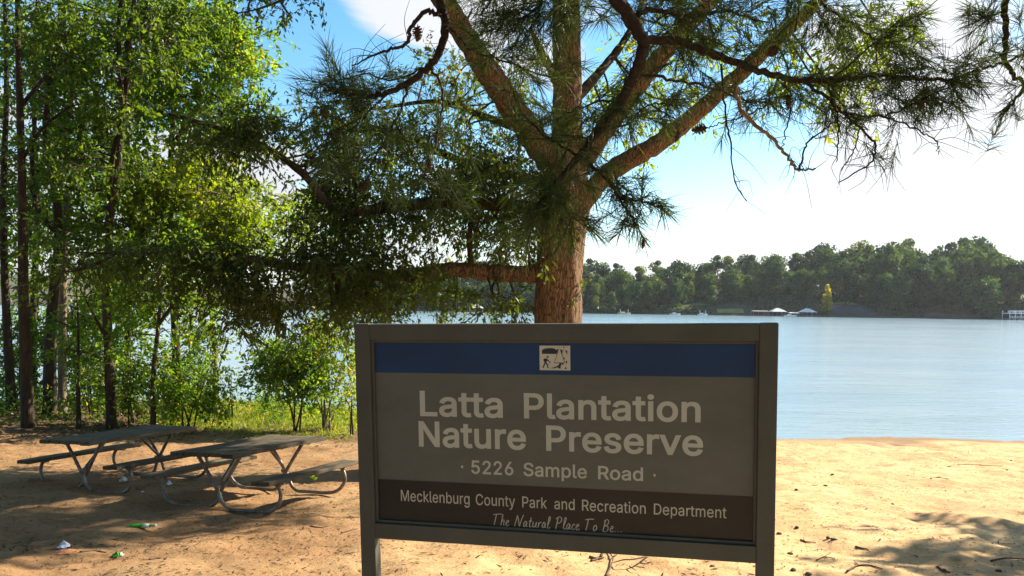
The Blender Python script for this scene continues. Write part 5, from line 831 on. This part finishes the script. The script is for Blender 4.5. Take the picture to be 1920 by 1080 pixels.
# ------------------------------------------------------------------ picnic tables
m, n, l, b = material('weathered_plank', .85)
x1 = noise_tex(n, l, 6, 6, .7, stretch=(.5, 7, 7)); x2 = noise_tex(n, l, 1.6, 4, .6); oi = n.new('ShaderNodeObjectInfo')
r1 = ramp(n, [(.28, (.060, .049, .032)), (.5, (.135, .112, .075)), (.75, (.24, .20, .135))]); l.new(x1.outputs[0], r1.inputs[0]); r2 = ramp(n, [(.35, (.62, .66, .60)), (.65, (1.08, 1.0, .92))]); l.new(x2.outputs[0], r2.inputs[0])
q_ = n.new('ShaderNodeMix'); q_.data_type = 'RGBA'; q_.blend_type = 'MULTIPLY'; q_.inputs['Factor'].default_value = .9; l.new(r1.outputs[0], q_.inputs['A']); l.new(r2.outputs[0], q_.inputs['B'])
mr = n.new('ShaderNodeMapRange'); l.new(oi.outputs['Random'], mr.inputs['Value']); mr.inputs['To Min'].default_value = .42; mr.inputs['To Max'].default_value = 1.05
vs = n.new('ShaderNodeVectorMath'); vs.operation = 'SCALE'; l.new(q_.outputs['Result'], vs.inputs[0]); l.new(mr.outputs[0], vs.inputs['Scale']); l.new(vs.outputs[0], b.inputs['Base Color']); bump(n, l, b, x1.outputs[0], .6, .008); PLANK = m
m, n, l, b = material('galvanised_tube', .48, spec=.5); b.inputs['Metallic'].default_value = .35
x1 = noise_tex(n, l, 9, 6, .7); r1 = ramp(n, [(.35, (.10, .065, .04)), (.5, (.19, .16, .125)), (.68, (.30, .275, .24))]); l.new(x1.outputs[0], r1.inputs[0]); l.new(r1.outputs[0], b.inputs['Base Color']); x2 = noise_tex(n, l, 60, 3); bump(n, l, b, x2.outputs[0], .15, .002); TUBE = m
TL, TWD, BO, BH, TT, INS = 1.80, .87, .80, .415, .705, .286
tab = empty('picnic_table', (0, 0, 0), '', 'picnic table', 'picnic tables on the sand')
pr_ = np.random.default_rng(3)
def plank(nm, x, y, z, ln, w, th):
    mb = MB(); nx_ = 5; xs_ = np.linspace(-ln / 2, ln / 2, nx_); V, Q = [], []
    for xi_ in xs_:
        wv = pr_.normal() * .0025; V += [[xi_, -w / 2, -th / 2 + wv], [xi_, w / 2, -th / 2 + wv], [xi_, w / 2, th / 2 + wv], [xi_, -w / 2, th / 2 + wv]]
    for i in range(nx_ - 1):
        for k in range(4): Q.append([i * 4 + k, i * 4 + (k + 1) % 4, (i + 1) * 4 + (k + 1) % 4, (i + 1) * 4 + k])
    Q += [[3, 2, 1, 0], [nx_ * 4 - 4, nx_ * 4 - 3, nx_ * 4 - 2, nx_ * 4 - 1]]
    mb.add(V, Q); o = mb.build(nm, PLANK, tab); o.location = (x, y, z); o.rotation_euler = (pr_.normal() * .006, pr_.normal() * .003, pr_.normal() * .002); bevel_mod(o, .005, 2); return o
pw = TWD / 5
for i in range(5): plank('top_plank', pr_.normal() * .008, -TWD / 2 + pw * (i + .5), TT - .025, TL, pw - .016, .05)
for s_ in (-1, 1):
    for j in (-1, 1): plank('bench_plank', pr_.normal() * .006, s_ * BO + j * .0625, BH - .023, TL, .117, .046)
TRD = .024
def arc(c, r_, a0, a1, k=7): return [(c[0] + r_ * math.cos(t), c[1] + r_ * math.sin(t)) for t in np.linspace(math.radians(a0), math.radians(a1), k)]
for xf in (-TL / 2 + INS, TL / 2 - INS):
    for s_ in (-1, 1):
        yo = BO + .02; R1, R2 = .16, .15                              # loop: from the far side of the top, through the middle, along the ground, up under the bench
        pts = [(-s_ * .30, TT - .045), (-s_ * .16, .47), (-s_ * .035, .285)] + [(s_ * a, c_) for a, c_ in [(.02, .20), (.05, .12), (.10, .062), (.18, TRD)]] + [(s_ * a, TRD) for a in (.30, .45, .60)] + \
              [(s_ * a, c_) for a, c_ in [(.72, .042), (.81, .09), (.865, .17), (.875, .25), (.845, .325), (.80, BH - .05)]]
        dx = .031 * s_ * (1 if xf < 0 else -1)
        q_ = spline([(xf + dx * (1 if a_[1] > .1 else .6), a_[0], a_[1]) for a_ in pts], 4); mb = MB(); mb.tube(q_, TRD * .93, 12); mb.build('frame_tube', TUBE, tab, True)
    mb = MB(); mb.box((xf, 0, TT - .0605), (.05, TWD * .86, .02)); bevel_mod(mb.build('top_cleat', TUBE, tab), .003)
    for s_ in (-1, 1): mb = MB(); mb.box((xf, s_ * BO, BH - .0565), (.05, .22, .02)); bevel_mod(mb.build('bench_cleat', TUBE, tab), .003)
    sg = 1 if xf < 0 else -1
    mb = MB(); mb.tube(spline([(xf, 0, .30), (xf + sg * .2, 0, .49), (xf + sg * .38, 0, TT - .044)], 4), .019, 8); mb.build('brace', TUBE, tab, True)
    mb = MB(); mb.box((xf, 0, .285), (.13, .05, .05)); bevel_mod(mb.build('clamp', TUBE, tab), .006)
def table_at(o, t):
    x, y, yaw, z0, tx, ty = t; c, s_ = math.cos(yaw), math.sin(yaw)
    xa = Vector((c, s_, tx)).normalized(); ya = Vector((-s_, c, ty)).normalized(); za = xa.cross(ya).normalized(); ya = za.cross(xa)
    o.location = (x, y, z0); o.rotation_euler = Matrix((xa, ya, za)).transposed().to_euler()
tab2 = tab.copy(); COL.objects.link(tab2)
for ch in list(tab.children):
    c = ch.copy(); COL.objects.link(c); c.parent = tab2
tab['label'] = 'weathered picnic table standing farther back and left, nearer the tree trunks'
tab2['label'] = 'weathered picnic table nearer the sign, its bench end reaching the sign post in view'
table_at(tab, (-5.307, 11.207, 1.1556, -.215, -.022, -.040)); table_at(tab2, (-3.13, 9.982, 1.1957, -.130, -.033, -.037))

# ------------------------------------------------------------------ things lying on the sand
def plain(name, c0, c1, rough=.6, sc=20, spec=.4):
    m, n, l, b = material(name, rough, spec=spec); x = noise_tex(n, l, sc, 4); r = ramp(n, [(.35, c0), (.65, c1)]); l.new(x.outputs[0], r.inputs[0]); l.new(r.outputs[0], b.inputs['Base Color']); return m
GREENP = plain('green_plastic', (.03, .20, .015), (.06, .32, .03), .25, 30, .5); CLEARP = plain('clear_crumpled_plastic', (.45, .52, .50), (.62, .68, .64), .2, 30, .5); PAPER = plain('white_paper', (.66, .70, .80), (.78, .80, .86), .8); ORNG = plain('orange_wrapper', (.45, .17, .07), (.55, .25, .12), .6); STONE = plain('dark_pebble', (.045, .035, .028), (.10, .075, .055), .85); STICK = plain('dead_stick', (.055, .035, .022), (.13, .085, .05), .9, 30); BROWNL = plain('dry_brown_leaf', (.06, .036, .02), (.14, .08, .04), .8)
# crushed green bottle
g = G(266, 990); e_ = empty('crushed_bottle', g, 'crushed green plastic bottle lying on the shaded sand in front of the tables', 'bottle', rot=(0, 0, .15))
prof_ = [(-.125, .005), (-.124, .030), (-.11, .036), (-.05, .034), (0, .036), (.05, .033), (.08, .025), (.1, .014), (.118, .013)]
def lathe(pr, sides, squash, jit, seed): 
    r = np.random.default_rng(seed); mb = MB(); mb.tube([(a, 0, 0) for a, _ in pr], [c_ for _, c_ in pr], sides, wob=1 + jit * (r.random((len(pr), sides)) - .5)); mb.V = [v * np.array([1, 1, squash]) + np.array([0, 0, .036 * squash]) for v in mb.V]; return mb
lathe(prof_, 14, .62, .35, 1).build('bottle_body', GREENP, e_, True)
mb = MB(); mb.tube([(.119, 0, .022), (.140, 0, .022)], [.016, .016], 12); mb.build('cap', PAPER, e_, True)
mb = lathe([(.0, .037), (.05, .0355), (.075, .028)], 14, .62, .25, 2); mb.build('clear_label', CLEARP, e_, True)
def crumple(name, label, cat, px, py, sz, mat, seed, flat=.55, group=None):
    g = G(px, py); r = np.random.default_rng(seed); k = 7; u_ = np.linspace(-1, 1, k); X_, Y_ = np.meshgrid(u_, u_); Zc = (r.random((k, k)) * .9 + .35 * (1 - X_ ** 2) * (1 - Y_ ** 2) * 2) * flat * sz * (1 - .55 * np.maximum(abs(X_), abs(Y_)))
    V = np.stack([(X_ + r.normal(size=X_.shape) * .12) * sz * .5, (Y_ + r.normal(size=X_.shape) * .12) * sz * .5, Zc], -1).reshape(-1, 3); ii = (np.arange(k - 1)[:, None] * k + np.arange(k - 1)[None]).ravel()
    me = np_mesh(name, V, np.stack([ii, ii + 1, ii + k + 1, ii + k], -1)); o = link_mesh(name, me, mat); o.location = tuple(g); sm = o.modifiers.new('thick', 'SOLIDIFY'); sm.thickness = .0012; tagit(o, label, cat, group); return o
crumple('paper_scrap', 'crumpled white paper lying on shaded sand at the lower left', 'paper', 121, 1027, .105, PAPER, 1, .45); crumple('wrapper', 'flat orange wrapper on the sand touching the crumpled white paper', 'wrapper', 124, 1035, .14, ORNG, 2, .10)
crumple('bottle_piece', 'small green and clear plastic scrap below the crushed bottle', 'litter', 218, 1043, .07, GREENP, 3, .5); crumple('plastic_scrap', 'bit of clear plastic beside the small green scrap', 'litter', 227, 1042, .045, CLEARP, 4, .6)
crumple('wrapper', 'small white wrapper on the sand under the near picnic table', 'wrapper', 317, 909, .07, PAPER, 5, .7); crumple('plastic_scrap', 'clear plastic scrap under the bench end of the farther table', 'litter', 232, 903, .10, CLEARP, 6, .6); crumple('wrapper', 'tiny white scrap on the sand between the two tables', 'wrapper', 268, 923, .04, PAPER, 7, .5)
# bright green seedling
g = G(586, 906); e_ = empty('seedling', g, 'bright green seedling growing under the bench end next to the sign post', 'plant'); r = np.random.default_rng(8); mb = MB(); mb.tube([(0, 0, -.01), (.005, 0, .05), (0, 0, .09)], [.003, .003, .002], 5); mb.build('stem', GREENP, e_)
for i in range(6):
    a = i * 1.05; p = np.array([[0, 0, .05 + .008 * i]]); ax = np.array([[math.cos(a), math.sin(a), .5]]); link_mesh('leaf', leaf_mesh('leaf', p, ax, np.array([.085]), .55, [.6], .2, r=r), LEAF_YEL, e_)
# pebbles and leaves
def rock(sz, seed):
    r = np.random.default_rng(seed); import bmesh; bm = bmesh.new(); bmesh.ops.create_icosphere(bm, subdivisions=2, radius=1)
    dirs = unit(r.normal(size=(7, 3)))
    for v in bm.verts:
        d = np.array(v.co); k = 1.0
        for j in range(7): k -= .22 * max(0, float(d @ dirs[j]) - .45)
        v.co = Vector((d[0] * k * sz[0], d[1] * k * sz[1], d[2] * k * sz[2]))
    me = bpy.data.meshes.new('pebble'); bm.to_mesh(me); bm.free(); me.materials.append(STONE); return me
rk = [rock((.055, .035, .022), 1), rock((.045, .04, .026), 2), rock((.07, .035, .016), 3)]
where = [(1481, 1039, 'dark pebble nearest the right sign post on the sunlit sand'), (1553, 1010, 'larger of two dark stones side by side on the sunlit sand'), (1563, 1012, 'smaller of two dark stones side by side on the sunlit sand'), (1674, 946, 'lone dark stone in the middle of the sunlit beach'), (1493, 919, 'small dark pebble well up the beach, near the sign edge'),
         (1561, 890, 'small dark stone far up the sunlit beach toward the water'), (1494, 990, 'dark pebble between the sign edge and the pair of stones'), (1461, 1002, 'dark stone half hidden behind the right sign post'), (1896, 864, 'small stone near the water at the far right of the beach'), (1888, 882, 'flat reddish stone near the right edge of the beach, below the waterline'),
         (1487, 1070, 'dark stone at the bottom beside the right sign post'), (1517, 1077, 'dark stone at the bottom edge, second from the sign post'), (1873, 1072, 'stone in the shaded corner at the bottom right'), (1770, 1071, 'flat dark stone at the bottom edge of the shaded corner'), (1548, 911, 'small brownish stone uphill of the pair of dark stones'), (1335, 1063, 'dark pebble under the sign rail near the right post')]
for i, (px, py, lb) in enumerate(where):
    g = G(px, py); o = bpy.data.objects.new('pebble', rk[i % 3]); COL.objects.link(o); o.location = tuple(g + [0, 0, .006]); o.rotation_euler = (0, 0, i * 1.3); k = 1.0 if py > 960 else .85; o.scale = (k * .68, k * .68, k * .8); tagit(o, lb, 'stone', 'stones on the beach')
def stick(name, label, pts_px, r0, lift=.008, forks=(), cat='stick', group='sticks lying on the sand', rise=0):
    pts = [G(*p) for p in pts_px]; b0 = pts[0].copy(); e_ = empty(name, b0, label, cat, group); nrm = len(pts)
    pts = [p + np.array([0, 0, lift + rise * math.sin(math.pi * i / max(1, nrm - 1))]) for i, p in enumerate(pts)]; mb = MB(); q_ = spline(pts, 4); mb.tube(q_, taper(r0, r0 * .45, len(q_)), 6); mb.build('stick', STICK, e_, True, b0)
    for fpts in forks:
        fp = [G(*p) + np.array([0, 0, lift]) for p in fpts]; mb = MB(); q_ = spline(fp, 4); mb.tube(q_, taper(r0 * .7, r0 * .3, len(q_)), 5); mb.build('side_twig', STICK, e_, True, b0)
stick('fallen_branch', 'curved fallen twig with side forks on the sunlit sand below the sign rail', [(1219, 1043), (1205, 1058), (1184, 1066), (1168, 1063), (1150, 1059)], .009, .02, [[(1180, 1066), (1193, 1074)], [(1200, 1060), (1216, 1062)]], rise=.06)
stick('fallen_branch', 'upright dark forked twig stuck under the lower rail of the sign', [(1136, 1085), (1145, 1066), (1149, 1050), (1140, 1038)], .009, .02, [[(1149, 1048), (1162, 1040)]])
stick('fallen_branch', 'thick broken bark stick beside the forked twig under the sign', [(1105, 1047), (1118, 1050), (1132, 1048)], .016, .014, [[(1127, 1047), (1132, 1036)], [(1108, 1054), (1122, 1050)]])
stick('stick', 'long thin twig lying parallel to the water on the sunlit beach', [(1776, 876), (1808, 871), (1840, 873), (1880, 875)], .006)
stick('stick', 'bent dry twig in the middle of the beach, uphill of the lone stone', [(1745, 898), (1760, 896), (1778, 899)], .009, forks=[[(1757, 896), (1764, 893)]])
stick('stick', 'dark stick lying between the sign edge and the pair of stones', [(1501, 1013), (1510, 1017), (1528, 1018)], .010, forks=[[(1510, 1017), (1506, 1012)]])
stick('stick', 'short stick at the edge of the shaded corner', [(1604, 1026), (1615, 1029), (1628, 1031)], .010)
stick('stick', 'branching dry twig below the pair of dark stones', [(1530, 1052), (1545, 1046), (1562, 1048), (1566, 1052)], .006, forks=[[(1545, 1046), (1558, 1036)], [(1550, 1048), (1540, 1043)]])
stick('stick', 'long curved twig at the bottom edge right of the sign post', [(1588, 1073), (1604, 1063), (1628, 1061), (1655, 1068)], .010, forks=[[(1610, 1062), (1602, 1054)]])
stick('stick', 'dark stick in the shaded corner at the bottom right', [(1758, 1064), (1768, 1071), (1782, 1075)], .012); stick('stick', 'long thin stick reaching the right edge in the shaded corner', [(1858, 1053), (1885, 1048), (1925, 1050)], .010)
stick('stick', 'forked twig standing in the shade at the lower left, beside the white paper', [(51, 1034), (52, 1024), (58, 1013), (63, 1009)], .010, .01, [[(52, 1026), (43, 1025)]]); stick('stick', 'dark stick in the shade left of the sign post, near the bottom', [(583, 988), (600, 990), (618, 987)], .008)
stick('stick', 'thin twig on dappled sand right of the near table', [(640, 1000), (655, 996), (672, 992)], .006); stick('stick', 'dark stick on the shaded sand at the bottom left edge', [(150, 1036), (175, 1034), (200, 1037)], .008); stick('stick', 'short stick between the crushed bottle and the bottom edge', [(280, 1050), (296, 1048), (312, 1050)], .008)
# ------------------------------------------------------------------ far shore
rf = np.random.default_rng(303)
FAR = [leaf_material('far_leaf_%s' % k, st, .3) for k, st in (('dark', [(0, (.010, .030, .017)), (.5, (.021, .052, .024)), (1, (.055, .095, .027))]), ('mid', [(0, (.015, .043, .018)), (.5, (.034, .076, .022)), (1, (.085, .13, .026))]), ('light', [(0, (.032, .068, .018)), (.5, (.062, .108, .024)), (1, (.125, .155, .035))]), ('yellow', [(0, (.14, .15, .02)), (.5, (.27, .26, .025)), (1, (.38, .35, .04))]), ('rust', [(0, (.10, .055, .03)), (.5, (.17, .09, .045)), (1, (.24, .15, .07))]))]
def far_crown(seed, shape, n=3000):
    r = np.random.default_rng(seed); lob = []
    if shape == 'round':
        for _ in range(13): d = unit(r.normal(size=3)); lob.append((d * np.array([3.2, 3.2, 5.6]) * r.random() ** .4 + [0, 0, 7.6], r.uniform(1.6, 2.7)))
    elif shape == 'tall':
        for _ in range(15): t = r.random(); a = r.uniform(0, 6.28); w = 2.7 * math.sin(math.pi * (.12 + .8 * t)) ; lob.append((np.array([w * math.cos(a) * .7, w * math.sin(a) * .7, 1.2 + 14 * t]), r.uniform(1.2, 2.1)))
    elif shape == 'cone':
        for i in range(13): t = i / 12; a = r.uniform(0, 6.28); w = 2.4 * (1 - t) ** .8; lob.append((np.array([w * math.cos(a) * .55, w * math.sin(a) * .55, 1.5 + 12 * t]), .7 + 1.3 * (1 - t)))
    else:
        for _ in range(19): a = r.uniform(0, 6.28); q = 4.6 * math.sqrt(r.random()); lob.append((np.array([q * math.cos(a), q * math.sin(a), 1.5 + 10 * math.sqrt(max(0, 1 - (q / 5) ** 2)) * r.uniform(.1, 1)]), r.uniform(1.3, 2.3)))
    k = n // len(lob); Pp, Nn, Tt = [], [], []
    for c, rd in lob:
        d = unit(r.normal(size=(k, 3))); Pp.append(c + d * rd * (.45 + .75 * r.random((k, 1)) ** .7) * [1, 1, .85]); Nn.append(unit(d + r.normal(size=(k, 3)) * .8)); Tt.append(np.clip(.5 + (r.random() - .5) * .3 + r.normal(size=k) * .22, 0, 1))
    Pp, Nn, Tt = map(np.concatenate, (Pp, Nn, Tt)); a = unit(np.cross(Nn, unit(r.normal(size=Nn.shape)))); b_ = np.cross(Nn, a); s_ = (.30 + .45 * r.random(len(Pp)))[:, None] * .68
    V = np.stack([Pp - a * s_, Pp - b_ * s_ * .7, Pp + a * s_, Pp + b_ * s_ * .7], 1).reshape(-1, 3); me = np_mesh('crown', V, np.arange(len(V)).reshape(-1, 4), False, Tt); return me
shapes = ['round', 'round', 'tall', 'broad', 'tall', 'broad']
base_crowns = [far_crown(400 + i, s_) for i, s_ in enumerate(shapes)]
mbt = MB(); mbt.tube([(0, 0, -1), (.1, 0, 4), (0, .1, 9)], [.4, .3, .15], 6); ftrunk = mbt.mesh('trunk'); ftrunk.materials.append(BARK_DARK)
crown_var = {}
def far_crown_mesh(i, c):
    if (i, c) not in crown_var:
        me = base_crowns[i].copy(); me.materials.clear(); me.materials.append(FAR[c]); crown_var[(i, c)] = me
    return crown_var[(i, c)]
def where_x(x):
    a = px_of(x)
    for lim, t in ((1000, 'left of the reddish trunk'), (1180, 'just right of the reddish trunk'), (1330, 'behind the two small boats'), (1420, 'above the grassy clearing'), (1535, 'behind the boathouses'), (1620, 'beside the yellow tree'), (1720, 'right of the grey slope'), (1850, 'above the reddish bank')):
        if a < lim: return t
    return 'above the white railed dock'
rows = {0: 'front row shore tree', 1: 'middle row shore tree', 2: 'tall skyline tree'}
cols_ = ['dark green', 'mid green', 'light green', 'yellow', 'rust brown']
def far_tree(x, dy, sc, i, c, row, zs=1.0, name='shore_tree', label=None):
    y = float(far_shore(x)) + dy; z = bank_z(x, dy) - .3; lb = label or '%s %s, %s' % (cols_[c], rows[row], where_x(x))
    e_ = empty(name, (x, y, z), lb, 'tree', 'trees on the far shore'); e_.rotation_euler = (0, 0, rf.uniform(0, 6.28)); e_.scale = (sc, sc, sc * zs)
    o = link_mesh('crown', far_crown_mesh(i, c), None, e_); link_mesh('trunk', ftrunk, None, e_); return e_
def fx(px):
    x = (px - 960) / F * FD
    for _ in range(12): x = (px - 960) / F * float(far_shore(x))
    return x
def px_of(x): return x / far_shore(x) * F + 960
for row, (dy0, dy1, step, s0, s1) in {0: (4, 11, 3.9, .55, .9), 1: (16, 28, 4.0, .80, 1.10), 2: (38, 62, 3.8, .98, 1.22)}.items():
    x = fx(560) if row < 2 else fx(600)
    while x < fx(2010):
        px = px_of(x); hill = np.interp(px, [560, 1100, 1300, 1450, 1560, 1650, 1750, 1850, 1920], [.95, 1.02, 1.02, 1.06, 1.14, 1.34, 1.68, 1.55, 1.55])
        gap = row == 0 and (1526 < px < 1580 or 1400 < px < 1525 or 1350 < px < 1375 or 1575 < px < 1635 or 1150 < px < 1172 or 1290 < px < 1318 or px > 1870 or 1745 < px < 1830)
        if not gap: far_tree(x + rf.uniform(-2, 2), rf.uniform(dy0, dy1), rf.uniform(s0, s1) * hill, int(rf.integers(0, 6)), int(rf.choice([0, 0, 1, 1, 1, 2], p=[.2, .15, .25, .15, .1, .15])), row)
        x += step * rf.uniform(.75, 1.25)
yt = far_tree(fx(1551), 2.5, .72, 2, 3, 0, 1.0, 'yellow_tree', 'bright yellow autumn tree standing at the far waterline, narrow and pointed')
cc = far_crown(500, 'cone', 1500); cc.materials.append(FAR[3]); FAR[3].node_tree.nodes['Mix Shader'].inputs[0].default_value = .6; yt.children[0].data = cc; yt.scale = (.95, .95, .85)
for px, dy, s_ in [(1750, 6, .30), (1768, 7, .36), (1787, 6, .32), (1806, 8, .34), (1822, 6, .28)]: far_tree(fx(px), dy, s_, 3, 4, 0, .7, 'shore_bush', 'low rust brown bush on the reddish bank of the far shore')
# undergrowth along the far waterline
n_ = 26000; ux = rf.uniform(fx(540), fx(2030), n_); dd = 1.0 + 34 * rf.random(n_) ** 1.4; pxx = px_of(ux)
kp = ~(((pxx > 1335) & (pxx < 1405) & (dd < 10)) | ((pxx > 1560) & (pxx < 1640) & (dd < 11)) | ((pxx > 1735) & (pxx < 1840) & (dd < 14)) | ((pxx > 1180) & (pxx < 1330) & (dd > 7) & (dd < 15))); ux, dd = ux[kp], dd[kp]
Pp = np.array([[x_, float(far_shore(x_)) + d_, bank_z(x_, d_)] for x_, d_ in zip(ux, dd)]); Pp[:, 2] += rf.random(len(Pp)) ** 1.5 * (1.0 + 2.2 * np.clip(vnoise(ux * .16 + 40, dd * .2, 71) + .5, 0, 1)) * np.clip(dd / 4, .35, 1)
an = unit(rf.normal(size=Pp.shape)); bn = unit(np.cross(an, rf.normal(size=Pp.shape))); s_ = rf.uniform(.3, .65, (len(Pp), 1)); V = np.stack([Pp - an * s_, Pp - bn * s_ * .7, Pp + an * s_, Pp + bn * s_ * .7], 1).reshape(-1, 3)
tagit(link_mesh('shore_undergrowth', np_mesh('shore_undergrowth', V, np.arange(len(V)).reshape(-1, 4), False, rf.random(len(Pp))), FAR[0]), 'dark undergrowth along the waterline of the far shore', 'undergrowth', kind='stuff')
# grassy clearings
def patch(name, label, px0, px1, d0, d1, mat, lift=.25):
    xs_ = np.linspace(fx(px0), fx(px1), 10); V = []
    for dd in np.linspace(d0, d1, 5): V += [[x_, float(far_shore(x_)) + dd, bank_z(x_, dd) + lift] for x_ in xs_]
    ii = (np.arange(4)[:, None] * 10 + np.arange(9)[None]).ravel(); tagit(link_mesh(name, np_mesh(name, V, np.stack([ii, ii + 1, ii + 11, ii + 10], -1), True), mat), kind='structure')
LAWN = plain('far_lawn', (.16, .17, .04), (.24, .23, .07), .95, .3, .1); GREYS = plain('grey_slope', (.055, .055, .056), (.085, .083, .082), .95, .3, .1); REDS = plain('red_clay', (.085, .048, .038), (.15, .085, .062), .95, .3, .1)
patch('lawn_slope', '', 1345, 1395, 1.5, 4.5, LAWN); patch('grey_slope', '', 1560, 1640, 1, 9, GREYS); patch('lawn_slope', '', 1572, 1625, 10, 16, LAWN, .4); patch('red_clay_bank', '', 1735, 1840, 1.5, 16, REDS); patch('lawn_slope', '', 1180, 1330, 9, 15, LAWN)
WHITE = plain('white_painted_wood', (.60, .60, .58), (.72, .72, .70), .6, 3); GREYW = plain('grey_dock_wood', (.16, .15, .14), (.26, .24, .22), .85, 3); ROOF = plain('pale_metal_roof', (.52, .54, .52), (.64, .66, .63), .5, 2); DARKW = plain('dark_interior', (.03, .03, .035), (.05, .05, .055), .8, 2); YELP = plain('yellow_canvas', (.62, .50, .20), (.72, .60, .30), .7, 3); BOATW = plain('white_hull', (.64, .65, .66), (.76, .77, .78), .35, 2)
def boathouse(px, w, dpt, wall_h, roof_h, label, hip=True, roofmat=ROOF):
    x = fx(px); y = float(far_shore(x)) - 5; b0 = np.array([x, y, WATER]); e_ = empty('boathouse', b0, label, 'boathouse', 'boathouses on the far shore'); e_.scale = (.66,) * 3
    mb = MB(); mb.box((0, 0, .55), (w, dpt, .22)); mb.build('dock_deck', GREYW, e_)
    for sx_ in (-1, -.33, .33, 1):
        for sy_ in (-1, 1): mb = MB(); mb.box((sx_ * (w / 2 - .15), sy_ * (dpt / 2 - .15), wall_h / 2 - .4), (.22, .22, wall_h + .8)); mb.build('post', GREYW, e_)
    V = [[-w / 2 - .5, -dpt / 2 - .5, wall_h], [w / 2 + .5, -dpt / 2 - .5, wall_h], [w / 2 + .5, dpt / 2 + .5, wall_h], [-w / 2 - .5, dpt / 2 + .5, wall_h], [-w * .12, 0, wall_h + roof_h], [w * .12, 0, wall_h + roof_h]] if hip else [[-w / 2 - .5, -dpt / 2 - .5, wall_h], [w / 2 + .5, -dpt / 2 - .5, wall_h], [w / 2 + .5, dpt / 2 + .5, wall_h + .3], [-w / 2 - .5, dpt / 2 + .5, wall_h + .3], [-w / 2, 0, wall_h + .5], [w / 2, 0, wall_h + .5]]
    mb = MB(); mb.add(V, [[0, 1, 5, 4], [2, 3, 4, 5], [3, 2, 1, 0]], [[1, 2, 5], [3, 0, 4]]); mb.build('roof', roofmat, e_)
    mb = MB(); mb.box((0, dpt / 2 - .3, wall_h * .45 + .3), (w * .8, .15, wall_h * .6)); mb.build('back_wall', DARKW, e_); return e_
boathouse(1448, 8.5, 7, 3.0, 2.2, 'pale hip roofed boathouse at the middle of the dock row on the far shore'); boathouse(1503, 9, 7, 2.9, 2.3, 'pale hip roofed boathouse at the right end of the dock row'); boathouse(1415, 9.5, 6, 3.0, .5, 'flat roofed grey boat shelter at the left end of the dock row', False, GREYW); boathouse(1478, 6, 5, 2.2, .4, 'low flat roofed shelter between the two hip roofed boathouses', False, ROOF); boathouse(893, 8, 7, 2.6, 2.2, 'white roofed boathouse seen left of the reddish trunk')
# long white railed dock at the right
x = fx(1905); y = float(far_shore(x)) - 7; e_ = empty('railed_dock', (x, y, WATER), 'long two level dock with white railings at the right end of the far shore', 'dock'); e_.scale = (.72,) * 3
for zz_, nm in ((.7, 'deck'), (3.6, 'upper_deck')): mb = MB(); mb.box((0, 0, zz_), (26, 7, .5)); mb.build(nm, WHITE if nm == 'upper_deck' else GREYW, e_)
for xx in np.arange(-12.5, 12.6, 3.1):
    for yy in (-3.3, 3.3): mb = MB(); mb.box((xx, yy, 2.0), (.34, .34, 6.2)); mb.build('post', WHITE, e_)
for zz_ in (4.5, 5.1, 1.5, 2.1): mb = MB(); mb.box((0, -3.6, zz_), (25.6, .14, .26)); mb.build('rail', WHITE, e_)
for xx in np.arange(-12, 12.1, .95): mb = MB(); mb.box((xx, -3.42, 4.45), (.16, .08, 1.1)); mb.build('baluster', WHITE, e_); mb = MB(); mb.box((xx, -3.42, 1.55), (.16, .08, 1.1)); mb.build('baluster', WHITE, e_)
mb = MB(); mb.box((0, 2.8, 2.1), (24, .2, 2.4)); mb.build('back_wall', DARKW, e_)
def boat(px, ln, label, hull, canopy=None, dy=-9):
    x = fx(px); y = float(far_shore(x)) + dy; e_ = empty('moored_boat', (x, y, WATER), label, 'boat', 'boats moored on the far shore'); e_.scale = (.72,) * 3; r_ = np.linspace(-1, 1, 9); V, Q = [], []
    for t in r_:
        w = .95 * (1 - max(0, t) ** 2.2) + .05; z_ = .75 + .25 * max(0, t) ** 2; V += [[t * ln / 2, -w, z_], [t * ln / 2, -w * .6, -.1], [t * ln / 2, w * .6, -.1], [t * ln / 2, w, z_]]
    for i in range(8):
        for k in range(3): Q.append([i * 4 + k, i * 4 + k + 1, i * 4 + 5 + k, i * 4 + 4 + k])
        Q.append([i * 4 + 3, i * 4, i * 4 + 4, i * 4 + 7])
    Q.append([0, 3, 2, 1]); mb = MB(); mb.add(V, Q); mb.build('hull', hull, e_); mb = MB(); mb.box((-.1 * ln, 0, 1.05), (ln * .3, 1.3, .7)); bevel_mod(mb.build('cabin', BOATW, e_), .08); mb = MB(); mb.box((.08 * ln, 0, 1.2), (.08, 1.3, .6)); mb.build('windscreen', DARKW, e_)
    if canopy:
        for sx_ in (-1, 1):
            for sy_ in (-1, 1): mb = MB(); mb.box((sx_ * ln * .3, sy_ * .8, 1.7), (.14, .14, 2.4)); mb.build('pole', WHITE, e_)
boat(1163, 7.5, 'small yellowish boat with upright poles, nearest the reddish trunk', YELP, YELP); boat(1256, 6, 'small white boat low in the water, between the poled boat and the boat lift', BOATW); boat(1306, 5.5, 'white boat beside the thin white dock posts', BOATW, BOATW); boat(1466, 7, 'white boat tied up in the row of boathouses', BOATW)
# ------------------------------------------------------------------ labels: trees alike are told apart by their order along the shore
_by = {}
for o in list(COL.objects):
    if o.get('group') == 'trees on the far shore': _by.setdefault(o['label'], []).append(o)
_ord = ['first', 'second', 'third', 'fourth', 'fifth', 'sixth', 'seventh', 'eighth', 'ninth', 'tenth', 'eleventh', 'twelfth', 'thirteenth', 'fourteenth', 'fifteenth', 'sixteenth', 'seventeenth', 'eighteenth', 'nineteenth', 'twentieth']
for lb, os_ in _by.items():
    if len(os_) > 1:
        for i, o in enumerate(sorted(os_, key=lambda a: a.location.x / a.location.y)): o['label'] = '%s from left, %s' % (_ord[min(i, 19)], lb)
